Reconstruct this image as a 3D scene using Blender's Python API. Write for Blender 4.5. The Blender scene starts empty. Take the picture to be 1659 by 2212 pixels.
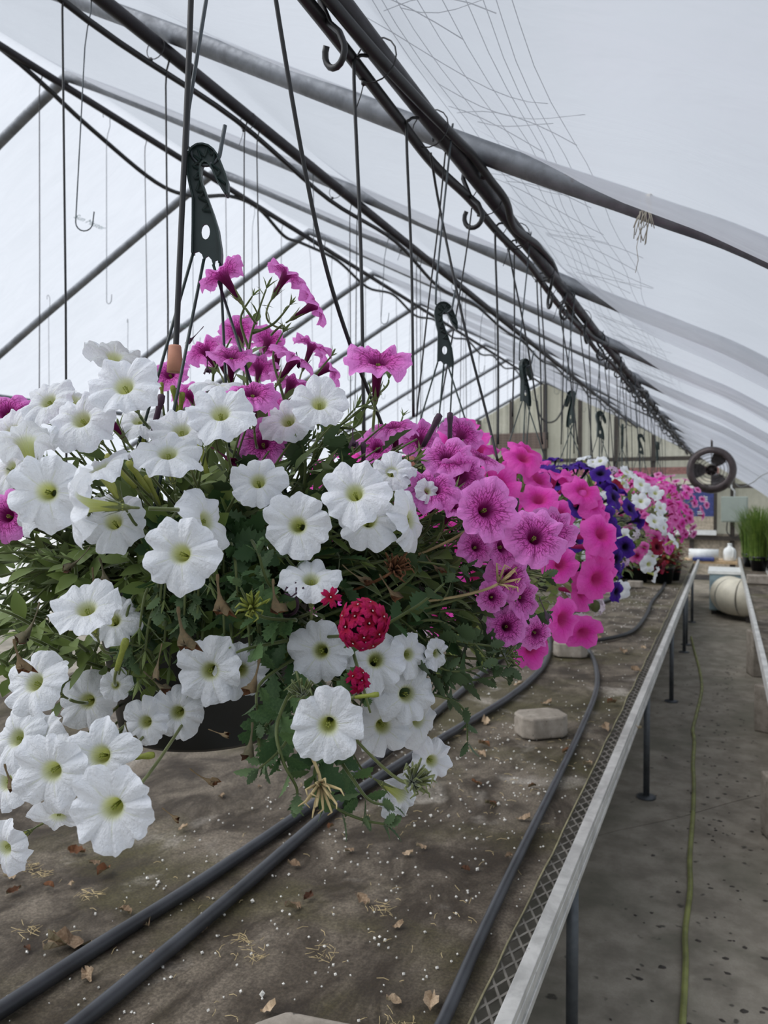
import bpy, math, random
from mathutils import Vector, Matrix, Quaternion
R = math.radians
# ---------------------------------------------------------------- camera, sky, sun, exposure
F = 1660.0                                   # focal length in pixels of the 1659 x 2212 frame
YAW, PITCH, EYE = R(23.9), R(-1.07), 1.6
sc = bpy.context.scene
cam_d = bpy.data.cameras.new('camera'); cam = bpy.data.objects.new('camera', cam_d)
sc.collection.objects.link(cam); sc.camera = cam
cam_d.sensor_fit = 'HORIZONTAL'; cam_d.sensor_width = 36.0; cam_d.lens = 36.0*F/1659.0
cam_d.clip_start = 0.02; cam_d.clip_end = 200
cam.location = (0, 0, EYE); cam.rotation_euler = (R(90)+PITCH, 0, YAW)
cam_d.dof.use_dof = True; cam_d.dof.focus_distance = 0.88; cam_d.dof.aperture_fstop = 14
world = bpy.data.worlds.new('overcast_sky'); sc.world = world; world.use_nodes = True
bg = world.node_tree.nodes['Background']
bg.inputs[0].default_value = (0.86, 0.925, 1.0, 1); bg.inputs[1].default_value = 0.66
sun_d = bpy.data.lights.new('hazy_sun', 'SUN'); sun_d.energy = 4.2; sun_d.angle = R(65)
sun_d.color = (1.0, 0.985, 0.965)
sun = bpy.data.objects.new('hazy_sun', sun_d); sc.collection.objects.link(sun)
sun.rotation_euler = Vector((0.8, 0.5, -1.0)).to_track_quat('-Z', 'Y').to_euler()
vs = sc.view_settings
vs.view_transform = 'Standard'; vs.look = 'None'; vs.gamma = 1.0; vs.use_curve_mapping = False
vs.exposure = 0.24

# ---------------------------------------------------------------- helpers
COL = sc.collection
rng = random.Random(7)
RT = Vector((math.cos(YAW), math.sin(YAW), 0))
FW = Vector((-math.sin(YAW)*math.cos(PITCH), math.cos(YAW)*math.cos(PITCH), math.sin(PITCH)))
UP = RT.cross(FW)
EYEP = Vector((0, 0, EYE))
def ray(u, v): return FW + RT*((u-829.5)/F) + UP*((1106.0-v)/F)
def at(u, v, d): return EYEP + ray(u, v)*d               # a point seen at (u, v), d metres in front of the eye
def onz(u, v, z):                                        # ... standing on the level z
    r = ray(u, v); return EYEP + r*((z-EYE)/r.z)
def onx(u, v, x):
    r = ray(u, v); return EYEP + r*(x/r.x)
def cdir(fx, fy, fz): return (RT*fx + UP*fy - FW*fz).normalized()
def depth(p): return (p-EYEP).dot(FW)
def lerp(a, b, t): return a+(b-a)*t
def srgb(r, g, b):
    f = lambda c: (c/255/12.92) if c/255 <= .04045 else ((c/255+.055)/1.055)**2.4
    return (f(r), f(g), f(b), 1)

class MB:
    def __init__(s): s.v = []; s.f = []; s.m = []
    def add(s, vs_, fs_, mi=0):
        o = len(s.v); s.v.extend(tuple(p) for p in vs_)
        for f in fs_: s.f.append(tuple(i+o for i in f)); s.m.append(mi)
        return s
    def box(s, lo, hi, mi=0, M=None):
        x0, y0, z0 = lo; x1, y1, z1 = hi
        vs_ = [Vector(p) for p in ((x0,y0,z0),(x1,y0,z0),(x1,y1,z0),(x0,y1,z0),(x0,y0,z1),(x1,y0,z1),(x1,y1,z1),(x0,y1,z1))]
        if M: vs_ = [M @ p for p in vs_]
        return s.add(vs_, [(0,3,2,1),(4,5,6,7),(0,1,5,4),(1,2,6,5),(2,3,7,6),(3,0,4,7)], mi)
    def tube(s, pts, r, seg=8, mi=0, cap=True, closed=False):
        pts = [Vector(p) for p in pts]; n = len(pts)
        rs = r if isinstance(r, (list, tuple)) else [r]*n
        up = None; vs_ = []; fs_ = []
        for i in range(n):
            a = pts[i-1] if (i > 0 or closed) else pts[i]
            b = pts[(i+1) % n] if (i < n-1 or closed) else pts[i]
            t = (b-a)
            t = t.normalized() if t.length > 1e-9 else Vector((0,0,1))
            if up is None:
                up = Vector((0,0,1)) if abs(t.z) < .9 else Vector((1,0,0))
            up = up - t*up.dot(t)
            if up.length < 1e-6: up = t.orthogonal()
            up.normalize(); sd = t.cross(up)
            for k in range(seg):
                an = 2*math.pi*k/seg
                vs_.append(pts[i] + (up*math.cos(an)+sd*math.sin(an))*rs[i])
        rng_i = range(n if closed else n-1)
        for i in rng_i:
            j = (i+1) % n
            for k in range(seg):
                l = (k+1) % seg
                fs_.append((i*seg+k, i*seg+l, j*seg+l, j*seg+k))
        if cap and not closed:
            fs_.append(tuple(range(seg-1, -1, -1))); fs_.append(tuple((n-1)*seg+k for k in range(seg)))
        return s.add(vs_, fs_, mi)
    def lathe(s, prof, seg=24, mi=0, M=None):                 # profile (r, z) about z
        vs_ = []; fs_ = []
        for r, z in prof:
            for k in range(seg):
                a = 2*math.pi*k/seg; p = Vector((r*math.cos(a), r*math.sin(a), z))
                vs_.append(M @ p if M else p)
        for i in range(len(prof)-1):
            for k in range(seg):
                l = (k+1) % seg; fs_.append((i*seg+k, i*seg+l, (i+1)*seg+l, (i+1)*seg+k))
        return s.add(vs_, fs_, mi)
    def mesh(s, name, mats, smooth=True):
        me = bpy.data.meshes.new(name); me.from_pydata(s.v, [], s.f)
        for m in (mats if isinstance(mats, (list, tuple)) else [mats]): me.materials.append(m)
        if any(s.m): me.polygons.foreach_set('material_index', s.m)
        if smooth: me.polygons.foreach_set('use_smooth', [True]*len(me.polygons))
        me.update(); return me
    def build(s, name, mats, parent=None, smooth=True, loc=None):
        return ob(name, s.mesh(name, mats, smooth), parent, loc)
def ob(name, data, parent=None, loc=None, rot=None, scale=None):
    o = bpy.data.objects.new(name, data); COL.objects.link(o)
    if parent: o.parent = parent
    if loc is not None: o.location = loc
    if rot is not None:
        if isinstance(rot, Quaternion): o.rotation_mode = 'QUATERNION'; o.rotation_quaternion = rot
        else: o.rotation_euler = rot
    if scale is not None: o.scale = (scale,)*3 if isinstance(scale, (int, float)) else scale
    return o
def empty(name, loc, rz=0):
    o = ob(name, None, None, loc, (0, 0, rz)); o.empty_display_size = .05; return o
def tag(o, label, cat, group=None):
    o['label'] = label; o['category'] = cat
    if group: o['group'] = group
    return o
def struct(o): o['kind'] = 'structure'; return o
def stuff(o): o['kind'] = 'stuff'; return o
def bevel(o, w, seg=2):
    m = o.modifiers.new('bevel', 'BEVEL'); m.width = w; m.segments = seg; m.limit_method = 'ANGLE'; return o
def smoothpath(pts, n=8):                                   # Catmull-Rom through the points
    P = [Vector(p) for p in pts]; out = []
    for i in range(len(P)-1):
        a = P[max(i-1, 0)]; b = P[i]; c = P[i+1]; d = P[min(i+2, len(P)-1)]
        for k in range(n):
            t = k/n; t2 = t*t; t3 = t2*t
            out.append(.5*((2*b)+(c-a)*t+(2*a-5*b+4*c-d)*t2+(3*b-a-3*c+d)*t3))
    out.append(P[-1]); return out
def join_pts(ms, tmpl_v, tmpl_f, mb, mis=None):
    for i, M in enumerate(ms): mb.add([M @ p for p in tmpl_v], tmpl_f, mis[i] if mis else 0)

# ---------------------------------------------------------------- materials
class NT:
    def __init__(s, name):
        s.m = bpy.data.materials.new(name); s.m.use_nodes = True
        s.t = s.m.node_tree; s.t.nodes.clear(); s.out = s.n('ShaderNodeOutputMaterial')
    def n(s, ty, ins=None, **kw):
        nd = s.t.nodes.new(ty)
        for k, v in kw.items(): setattr(nd, k, v)
        for k, v in (ins or {}).items(): s.set(nd, k, v)
        return nd
    def set(s, nd, k, v):
        sk = nd.inputs[k]
        if isinstance(v, bpy.types.NodeSocket): s.t.links.new(v, sk)
        elif isinstance(v, bpy.types.Node): s.t.links.new(v.outputs[0], sk)
        else: sk.default_value = v
    def math(s, op, a, b=0.0, clamp=False):
        nd = s.n('ShaderNodeMath', {0: a, 1: b}, operation=op); nd.use_clamp = clamp; return nd.outputs[0]
    def smooth(s, x, lo, hi, a=0.0, b=1.0):
        nd = s.n('ShaderNodeMapRange', {0: x, 1: lo, 2: hi, 3: a, 4: b}, interpolation_type='SMOOTHSTEP'); return nd.outputs[0]
    def mix(s, f, a, b, mode='MIX'):
        nd = s.n('ShaderNodeMix', data_type='RGBA', blend_type=mode)
        s.set(nd, 0, f); s.set(nd, 6, a); s.set(nd, 7, b); return nd.outputs[2]
    def noise(s, scale, detail=3, vec=None, rough=.55, dist=0.0):
        nd = s.n('ShaderNodeTexNoise', {'Scale': scale, 'Detail': detail, 'Roughness': rough, 'Distortion': dist})
        if vec is not None: s.set(nd, 'Vector', vec)
        return nd.outputs[0]
    def obj(s): return s.n('ShaderNodeTexCoord').outputs['Object']
    def bump(s, h, strength=.3, dist=.01):
        return s.n('ShaderNodeBump', {'Height': h, 'Strength': strength, 'Distance': dist}).outputs[0]
    def pbr(s, col, rough=.6, metal=0.0, normal=None, spec=.5):
        nd = s.n('ShaderNodeBsdfPrincipled', {'Base Color': col, 'Roughness': rough, 'Metallic': metal, 'Specular IOR Level': spec})
        if normal is not None: s.set(nd, 'Normal', normal)
        return nd.outputs[0]
    def done(s, sh): s.set(s.out, 0, sh); return s.m
def scaled(nt, vec, sx, sy, sz):
    return nt.n('ShaderNodeMapping', {'Vector': vec, 'Scale': (sx, sy, sz)}).outputs[0]

def mat_plain(name, c, rough=.6, metal=0.0, var=.25, scale=20, bump=.0, spec=.5):
    t = NT(name); n = t.noise(scale, 4, t.obj())
    dark = (c[0]*(1-var), c[1]*(1-var), c[2]*(1-var), 1); lite = tuple(min(1, x*(1+var)) for x in c[:3])+(1,)
    col = t.mix(t.smooth(n, .3, .7), dark, lite)
    return t.done(t.pbr(col, rough, metal, t.bump(n, bump) if bump else None, spec))

def mat_film(name, clear=.50, tint=(.585, .605, .66, 1)):
    t = NT(name); o = t.obj()
    n1 = t.noise(3.0, 4, scaled(t, o, 1, 3.0, 1), dist=.6); n2 = t.noise(30, 2, scaled(t, o, .25, 1, .25))
    h = t.math('ADD', n1, t.math('MULTIPLY', n2, .12))
    nor = t.bump(h, .14, .05)
    tr = t.n('ShaderNodeBsdfTranslucent', {'Color': tint, 'Normal': nor})
    df = t.n('ShaderNodeBsdfDiffuse', {'Color': tint, 'Normal': nor})
    gl = t.n('ShaderNodeBsdfGlossy', {'Color': (1, 1, 1, 1), 'Roughness': .22, 'Normal': nor})
    tp = t.n('ShaderNodeBsdfTransparent', {'Color': (.97, .98, 1, 1)})
    a = t.n('ShaderNodeMixShader', {0: .22, 1: tr.outputs[0], 2: df.outputs[0]})
    c = t.math('MULTIPLY', t.smooth(n1, .25, .8, .88, 1.12), clear)
    b = t.n('ShaderNodeMixShader', {0: c, 1: a.outputs[0], 2: tp.outputs[0]})
    g = t.n('ShaderNodeMixShader', {0: .03, 1: b.outputs[0], 2: gl.outputs[0]})
    return t.done(g.outputs[0])

def mat_petal(name, rim, mid, throat, vein, netamt, ribamt, trans=.38, fade=.85, thr=(.2, .5)):
    t = NT(name); uv = t.n('ShaderNodeUVMap').outputs[0]
    sp = t.n('ShaderNodeSeparateXYZ', {0: uv}); U, V = sp.outputs[0], sp.outputs[1]
    base = t.mix(t.smooth(V, .30, .95), mid, rim)
    base = t.mix(t.smooth(V, thr[0], thr[1]), throat, base)
    fr = t.math('ABSOLUTE', t.math('SUBTRACT', t.math('FRACT', t.math('MULTIPLY', U, 5.0)), .5))
    rib = t.math('MULTIPLY', t.smooth(fr, .012, .05, 1, 0), t.smooth(V, .35, fade, 1, 0))
    col = t.mix(t.math('MULTIPLY', rib, ribamt), base, vein)
    if netamt > 0:
        vec = t.n('ShaderNodeCombineXYZ', {0: t.math('MULTIPLY', U, 40.0), 1: t.math('MULTIPLY', V, 4.5)}).outputs[0]
        nz = t.n('ShaderNodeTexNoise', {'Vector': vec, 'Scale': 1.1, 'Detail': 2.0})
        vec2 = t.n('ShaderNodeVectorMath', {0: vec, 1: nz.outputs[1]}, operation='ADD').outputs[0]
        vo = t.n('ShaderNodeTexVoronoi', {'Vector': vec2, 'Scale': 1.0}, feature='DISTANCE_TO_EDGE')
        net = t.math('MULTIPLY', t.smooth(vo.outputs[0], .02, .14, 1, 0), t.smooth(V, .45, .93, 1, 0))
        col = t.mix(t.math('MULTIPLY', net, netamt), col, vein)
    w = t.n('ShaderNodeCombineXYZ', {0: t.math('MULTIPLY', U, 22.0), 1: t.math('MULTIPLY', V, 3.0)}).outputs[0]
    nor = t.bump(t.noise(1.6, 4, w, .6), .6, .006)
    p = t.pbr(col, .62, 0, nor, .25)
    tl = t.n('ShaderNodeBsdfTranslucent', {'Color': col, 'Normal': nor})
    return t.done(t.n('ShaderNodeMixShader', {0: trans, 1: p, 2: tl.outputs[0]}).outputs[0])

def mat_leaf(name, c, c2, trans=.25, rough=.55, sheen=0.0):
    t = NT(name); info = t.n('ShaderNodeObjectInfo').outputs['Random']
    n = t.noise(14, 2, t.obj())
    col = t.mix(t.smooth(t.math('ADD', t.math('MULTIPLY', n, .6), t.math('MULTIPLY', info, .4)), .25, .75), c, c2)
    geo = t.n('ShaderNodeNewGeometry').outputs['Backfacing']
    pale = t.mix(.35, col, (.16, .2, .12, 1))
    col = t.mix(geo, col, pale)
    p = t.pbr(col, rough, 0, None, .35); pn = p.node
    pn.inputs['Sheen Weight'].default_value = sheen; pn.inputs['Sheen Roughness'].default_value = .35; pn.inputs['Sheen Tint'].default_value = (.85, .92, .75, 1)
    tl = t.n('ShaderNodeBsdfTranslucent', {'Color': col})
    return t.done(t.n('ShaderNodeMixShader', {0: trans, 1: p, 2: tl.outputs[0]}).outputs[0])

def mat_fabric():
    t = NT('bench_fabric'); o = t.obj()
    a = t.noise(1.7, 5, o, .6, .4); b = t.noise(5.5, 5, scaled(t, o, 1, .6, 1), .65, .8); c = t.noise(160, 3, o, .7); d = t.noise(28, 4, o, .6)
    col = t.mix(t.smooth(b, .35, .68), srgb(62, 53, 42), srgb(136, 125, 110))
    col = t.mix(t.math('MULTIPLY', t.smooth(a, .46, .66), .75), col, srgb(92, 87, 54))
    e = t.noise(3.1, 4, t.n('ShaderNodeMapping', {'Vector': o, 'Location': (7, 3, 0)}).outputs[0], .6, .5)
    col = t.mix(t.math('MULTIPLY', t.smooth(e, .56, .74), .8), col, srgb(188, 180, 168))
    col = t.mix(t.math('MULTIPLY', t.smooth(e, .28, .46, 1, 0), .85), col, srgb(54, 46, 38))
    col = t.mix(t.math('MULTIPLY', t.smooth(c, .35, .7, 1, 0), .55), col, srgb(40, 35, 30))
    col = t.mix(t.math('MULTIPLY', t.smooth(d, .3, .42, 1, 0), .5), col, srgb(50, 44, 36))
    h = t.math('ADD', t.math('MULTIPLY', c, .4), d)
    return t.done(t.pbr(col, .82, 0, t.bump(h, .5, .006), .3))

def mat_concrete(name, lo, hi, stain, scale=1.0):
    t = NT(name); o = t.obj()
    a = t.noise(1.3*scale, 5, o, .6, .5); b = t.noise(6*scale, 4, o, .65); c = t.noise(140, 2, o)
    col = t.mix(t.smooth(b, .3, .7), lo, hi)
    col = t.mix(t.math('MULTIPLY', t.smooth(a, .48, .66), .7), col, stain)
    sp = t.noise(17*scale, 2, o, .4)
    col = t.mix(t.math('MULTIPLY', t.smooth(sp, .68, .74), .8), col, srgb(40, 38, 34))
    col = t.mix(t.math('MULTIPLY', t.smooth(c, .3, .7), .25), col, lo)
    return t.done(t.pbr(col, .75, 0, t.bump(c, .25, .004), .35))

def mat_galv(name, c=srgb(132, 136, 142), rough=.48, metal=.6):
    t = NT(name); o = t.obj()
    a = t.noise(9, 5, o, .65, .6); b = t.noise(60, 3, scaled(t, o, 1, .2, 1))
    col = t.mix(t.smooth(a, .3, .7), tuple(x*.62 for x in c[:3])+(1,), c)
    col = t.mix(t.math('MULTIPLY', t.smooth(a, .62, .7), .5), col, srgb(96, 84, 78))
    return t.done(t.pbr(col, t.smooth(b, .2, .8, rough-.08, rough+.15), metal))

M = {}
M['film'] = mat_film('poly_film')
M['film_print'] = mat_plain('film_print_ink', srgb(165, 200, 208), .8)
M['galv'] = mat_galv('galvanised_steel')
M['darkpipe'] = mat_galv('weathered_pipe', srgb(50, 48, 52), .5, .35)
M['black'] = mat_plain('black_plastic', (.012, .012, .014, 1), .42, spec=.5)
M['tubeblack'] = mat_plain('black_drip_tube', (.010, .0105, .012, 1), .5)
M['wire'] = mat_plain('steel_wire', srgb(78, 84, 88), .45, .5)
M['hose'] = mat_plain('grey_poly_hose', srgb(52, 54, 58), .42, 0, .35, 9, .05)
M['hookgreen'] = mat_plain('dark_green_plastic', srgb(30, 46, 44), .42)
M['pot'] = mat_plain('black_green_pot', srgb(8, 14, 18), .35)
M['soil'] = mat_plain('potting_soil', srgb(46, 34, 26), .9, bump=.5)
M['terracotta'] = mat_plain('terracotta_weight', srgb(190, 135, 112), .7)
M['fabric'] = mat_fabric()
M['alu'] = mat_galv('aluminium_rail', srgb(222, 221, 216), .4, .3)
M['meshsteel'] = mat_plain('expanded_steel', srgb(128, 124, 116), .5, .5)
M['cord'] = mat_plain('frayed_edge', srgb(150, 144, 112), .9)
M['leg'] = mat_galv('bench_leg', srgb(96, 100, 104), .5, .5)
M['floor'] = mat_concrete('aisle_concrete', srgb(126, 119, 107), srgb(166, 158, 144), srgb(112, 110, 95))
M['block'] = mat_concrete('concrete_block', srgb(132, 124, 113), srgb(166, 157, 145), srgb(120, 112, 100), 3)
M['ground'] = mat_plain('pale_gravel', srgb(170, 168, 158), .9, var=.2)
M['greenhose'] = mat_plain('green_garden_hose', srgb(126, 130, 72), .5, 0, .3, 12)
M['white_petal'] = mat_petal('white_petal', (.88, .905, .96, 1), (.89, .91, .95, 1), (.66, .70, .20, 1), (.70, .74, .50, 1), 0, .4, .34, .8, (.10, .36))
M['pink_petal'] = mat_petal('veined_pink_petal', srgb(246, 150, 232), srgb(232, 96, 200), srgb(92, 8, 60), srgb(128, 10, 90), .8, .9, .40, .95, (.12, .42))
M['hot_petal'] = mat_petal('hot_pink_petal', srgb(248, 104, 210), srgb(238, 62, 188), srgb(206, 66, 140), srgb(206, 30, 140), .25, .5, .42)
M['soft_petal'] = mat_petal('soft_pink_petal', srgb(242, 132, 206), srgb(228, 90, 178), srgb(176, 24, 110), srgb(190, 40, 130), .35, .6, .40)
M['pale_petal'] = mat_petal('pale_pink_petal', srgb(244, 170, 220), srgb(226, 110, 186), srgb(170, 40, 110), srgb(190, 60, 140), .35, .6, .40)
M['purple_petal'] = mat_petal('deep_purple_petal', srgb(72, 28, 150), srgb(56, 16, 120), srgb(20, 4, 40), srgb(30, 6, 60), .3, .6, .25)
M['burgundy_petal'] = mat_petal('burgundy_petal', srgb(140, 8, 52), srgb(120, 5, 40), srgb(60, 0, 20), srgb(80, 0, 30), .3, .5, .25)
M['lilac_petal'] = mat_petal('lilac_petal', srgb(206, 176, 226), srgb(190, 140, 214), srgb(230, 220, 230), srgb(170, 120, 200), .1, .3, .3)
M['violet_petal'] = mat_petal('violet_petal', srgb(150, 66, 196), srgb(132, 44, 180), srgb(220, 190, 220), srgb(110, 30, 160), .1, .3, .3)
M['crimson_petal'] = mat_petal('crimson_petal', srgb(176, 10, 84), srgb(178, 6, 48), srgb(140, 0, 22), srgb(110, 0, 30), .3, .6, .22)
M['leaf'] = mat_leaf('petunia_leaf', srgb(94, 114, 52), srgb(150, 166, 92), .25, .55, .6)
M['vleaf'] = mat_leaf('verbena_leaf', srgb(54, 82, 48), srgb(86, 114, 68), .15)
M['stem'] = mat_leaf('green_stem', srgb(84, 96, 52), srgb(118, 124, 78), .1, .55, .6)
M['redleaf'] = mat_leaf('red_leaf', srgb(96, 22, 30), srgb(140, 30, 36), .2)
M['grass'] = mat_leaf('grass_blade', srgb(84, 112, 42), srgb(146, 168, 76), .35)
M['bud'] = mat_leaf('yellow_green_bud', srgb(150, 160, 72), srgb(180, 186, 100), .3)
M['darkbud'] = mat_plain('dark_purple_bud', srgb(58, 28, 52), .6)
M['brown'] = mat_leaf('dry_brown', srgb(70, 44, 28), srgb(120, 80, 52), .1, .8)
M['straw'] = mat_plain('dry_straw', srgb(196, 176, 130), .8)
M['perlite'] = mat_plain('perlite', srgb(226, 224, 216), .8)
M['litter'] = mat_leaf('leaf_litter', srgb(120, 98, 76), srgb(196, 174, 146), .1, .8)
M['twine'] = mat_plain('grey_twine', srgb(150, 144, 132), .9)
M['panel'] = mat_leaf('polycarbonate_panel', srgb(184, 182, 166), srgb(202, 200, 186), .45)
M['stud'] = mat_plain('dark_stud', srgb(62, 56, 50), .7)
M['louver'] = mat_plain('brown_louver', srgb(120, 106, 98), .7)
M['redtrim'] = mat_plain('red_brown_board', srgb(140, 100, 94), .7)
M['cream'] = mat_plain('cream_metal', srgb(206, 200, 182), .45, 0, .12, 6)
M['bluepane'] = mat_plain('blue_pane', srgb(62, 72, 128), .35)
M['tan'] = mat_plain('tan_board', srgb(176, 164, 146), .7)
M['boxgrey'] = mat_plain('grey_green_enamel', srgb(150, 160, 152), .45, 0, .06, 5)
M['white'] = mat_plain('white_plastic', srgb(228, 230, 228), .4, 0, .06)
M['bluewhite'] = mat_plain('blue_grey_metal', srgb(150, 172, 180), .45, 0, .1)
M['wood'] = mat_plain('pale_wood', srgb(196, 168, 130), .7, 0, .2, 12)
M['fandark'] = mat_plain('dark_fan_metal', srgb(70, 62, 62), .35, .4)
M['fanlight'] = mat_plain('bare_fan_blade', srgb(190, 188, 190), .3, .6)
M['cable'] = mat_plain('grey_cable', srgb(170, 172, 170), .5)
M['tray'] = mat_plain('grey_tray', srgb(104, 102, 102), .5)
# ---------------------------------------------------------------- the greenhouse shell
RIDGE_X = -3.5
PROF = smoothpath([(0, 2.44, 0), (.35, 2.27, 0), (1.0, 1.93, 0), (1.89, 1.46, 0), (2.88, .92, 0), (3.33, .69, 0), (3.62, .53, 0), (4.24, .1, 0),
                   (4.72, -.38, 0), (5.0, -.9, 0), (5.1, -1.6, 0)], 6)
def roof_z(x):                                   # world height of the hoop line over x
    d = abs(x-RIDGE_X)
    for a, b in zip(PROF[:-1], PROF[1:]):
        if a.x <= d <= b.x: return EYE + a.y + (b.y-a.y)*(d-a.x)/max(1e-6, b.x-a.x)
    return 0.0
LINE = [Vector((RIDGE_X-p.x, 0, EYE+p.y)) for p in reversed(PROF)] + [Vector((RIDGE_X+p.x, 0, EYE+p.y)) for p in PROF[1:]]
NORM = []
for i, p in enumerate(LINE):
    t = (LINE[min(i+1, len(LINE)-1)]-LINE[max(i-1, 0)]).normalized()
    NORM.append(Vector((-t.z, 0, t.x)))          # outwards
HOOPS = [1.95+1.42*k for k in range(-5, 11)]
Y0, YEND = HOOPS[0], HOOPS[-1]
# film: pulled over the hoops, its inner layer swelling in between them
mb = MB(); ny = 12; rows = []
frng = random.Random(3)
ys = [(HOOPS[k]+1.42*j/ny, k, j/ny) for k in range(len(HOOPS)-1) for j in range(ny)] + [(YEND, len(HOOPS)-2, 1.0)]
vs_ = []
for y, k, t in ys:
    ampk = 1+.2*math.sin(k*1.7)
    for i, p in enumerate(LINE):
        s = i/(len(LINE)-1)
        fall = min(1, 14*min(s, 1-s))*min(1, .25+abs(s-.5)*9)
        dr = p.x-RIDGE_X; hold = min(1, min(abs(dr-1.89), abs(dr-2.88), abs(dr+2.7))/.42)
        sag = ampk*(.04 if dr < 0 else .03+hold**.8*(.13 if dr > 2.88 else .075))*(math.sin(math.pi*t)**.75)*fall
        wr = .006*math.sin(s*60+k*2+7*t)*math.sin(math.pi*t)
        q = p + NORM[i]*(.032-sag+wr); vs_.append((q.x, y, q.z))
n = len(LINE)
fs_ = [(r*n+i, r*n+i+1, (r+1)*n+i+1, (r+1)*n+i) for r in range(len(ys)-1) for i in range(n-1)]
mb.add(vs_, fs_)
film = struct(mb.build('ceiling', M['film']))
# faint print on the film
for (py, px, size) in ((4.12, -4.27, .062), (5.9, -4.9, .062), (7.7, -5.3, .062)):
    cu = bpy.data.curves.new('print', 'FONT'); cu.body = 'Sun Master'; cu.size = size; cu.shear = .3
    to = bpy.data.objects.new('print', cu); COL.objects.link(to)
    me = bpy.data.meshes.new_from_object(to.evaluated_get(bpy.context.evaluated_depsgraph_get()))
    bpy.data.objects.remove(to); me.materials.clear(); me.materials.append(M['film_print'])
    d = .05; tx = Vector((d, 0, roof_z(px+d)-roof_z(px))).normalized(); tyv = Vector((0, 1, 0)); nz = tyv.cross(tx)
    if nz.x < 0: nz = -nz
    Mx = Matrix((tyv, tx, tyv.cross(tx))).transposed().to_4x4()
    k = (py-HOOPS[0])/1.42 % 1
    Mx.translation = Vector((px, py, roof_z(px))) + Vector((tx.z, 0, -tx.x))*(.075*math.sin(math.pi*k)**.75 + .0)
    o = ob('film_print', me, film); o.matrix_local = Mx
# gable film behind the camera
mb = MB(); nn = len(LINE)
mb.add([(p.x, Y0, p.z) for p in LINE], [tuple(range(nn))])
struct(mb.build('wall_back', M['film']))
# ground and floor
struct(MB().box((-30, -22, -.12), (25, 40, -.06)).build('ground', M['ground'], smooth=False))
fl = struct(MB().box((-8.58, Y0, -.058), (1.58, YEND+.3, -.016)).build('floor', M['stud'], smooth=False))
def crack_y(x): return 4.34 + 1.2*x
for lo, hi, nm in ((Y0, None, 'slab'), (None, YEND+.3, 'slab')):
    xs = [-8.57+10.14*i/40 for i in range(41)]; a = []; b = []
    for x in xs:
        c = max(Y0+.6, min(YEND-.6, crack_y(x))) + .02*math.sin(9*x)
        a.append((x, lo if lo is not None else c+.004, 0)); b.append((x, hi if hi is not None else c-.004, 0))
    v = a+b; f = [(i, i+1, 42+i, 41+i) for i in range(40)]
    v2 = [(p[0], p[1], -.015) for p in v]
    m_ = MB().add(v, f)
    edge = [(i, i+1) for i in range(40)]
    m_.add([a[i] for i in range(41)]+[(p[0], p[1], -.015) for p in a], [(i+1, i, 41+i, 42+i) for i in range(40)])
    m_.add([b[i] for i in range(41)]+[(p[0], p[1], -.015) for p in b], [(i, i+1, 42+i, 41+i) for i in range(40)])
    m_.build('slab', M['floor'], fl, smooth=False)
ORD = ['nearest', 'second', 'third', 'fourth', 'fifth', 'sixth', 'seventh', 'eighth', 'ninth', 'tenth', 'eleventh', 'twelfth', 'thirteenth', 'fourteenth', 'fifteenth']
# hoops
hm = MB().tube(LINE, .03, 12).mesh('roof_hoop', M['galv'])
vis = 0
for k, y in enumerate(HOOPS):
    if y > 1:                                             # those behind the camera never show
        o = ob('roof_hoop', hm, None, (0, y, 0))
        tag(o, f'galvanised steel roof hoop carrying the film, {ORD[vis]} hoop from the camera', 'hoop', 'roof hoops'); vis += 1
# purlins
def purlin(x, z, r, mat, label):
    m_ = MB(); ysn = [Y0+.02+(YEND-.1-Y0)*i/60 for i in range(61)]
    m_.tube([(x, y, z) for y in ysn], r, 12)
    return tag(m_.build('purlin_pipe', mat), label, 'pipe', 'lengthwise roof pipes')
DX, DZ = -.617, 1.6+.858
LX, LZ = -1.605, 1.6+1.395
GX, GZ = RIDGE_X, 1.6+2.375
purlin(DX, DZ, .021, M['darkpipe'], 'dark pipe wrapped in hoses, carrying the flower baskets')
purlin(LX, LZ, .021, M['darkpipe'], 'bare grey lengthwise pipe between the ridge and the basket pipe')
purlin(GX, GZ, .021, M['darkpipe'], 'ridge pipe along the peak of the roof')
purlin(-6.2, roof_z(-6.2)-.075, .024, M['galv'], 'side pipe low on the left roof slope behind the white petunias')
# drip hoses tied to the pipes
def dhose(pts, r, label, mat='tubeblack', n=6, seg=8):
    m_ = MB(); m_.tube(smoothpath(pts, n), r, seg); return tag(m_.build('drip_hose', M[mat]), label, 'hose', 'drip hoses under the roof')
hr = random.Random(11)
pts = [(DX-.022, .3, DZ-.03), (DX-.02, 1.0, DZ-.034), (DX-.03, 1.5, DZ-.042), (DX-.03, 1.75, DZ-.055), (DX-.02, 2.0, DZ-.05)]
y = 2.3
while y < YEND-.4:
    pts.append((DX-.02+hr.uniform(-.012, .012), y, DZ-.042-hr.uniform(0, .014))); y += .35
dhose(pts, .0115, 'black drip hose strapped under the dark basket pipe')
pts = [(DX+.004, .3, DZ-.034), (DX+.012, 1.2, DZ-.032), (DX+.028, 1.7, DZ-.012), (DX+.034, 1.86, DZ-.002), (DX+.04, 2.0, DZ-.012), (DX+.052, 2.12, DZ-.03), (DX+.03, 2.3, DZ-.042)]
y = 2.6; i = 0
while y < YEND-.4:
    a = i*1.1; pts.append((DX+.034*math.cos(a), y, DZ+.034*math.sin(a)-.006)); y += .34; i += 1
dhose(pts, .011, 'second black hose winding round the dark basket pipe')
pts = [(LX-.012, .3, LZ-.034)]; y = .9; i = 0
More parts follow.
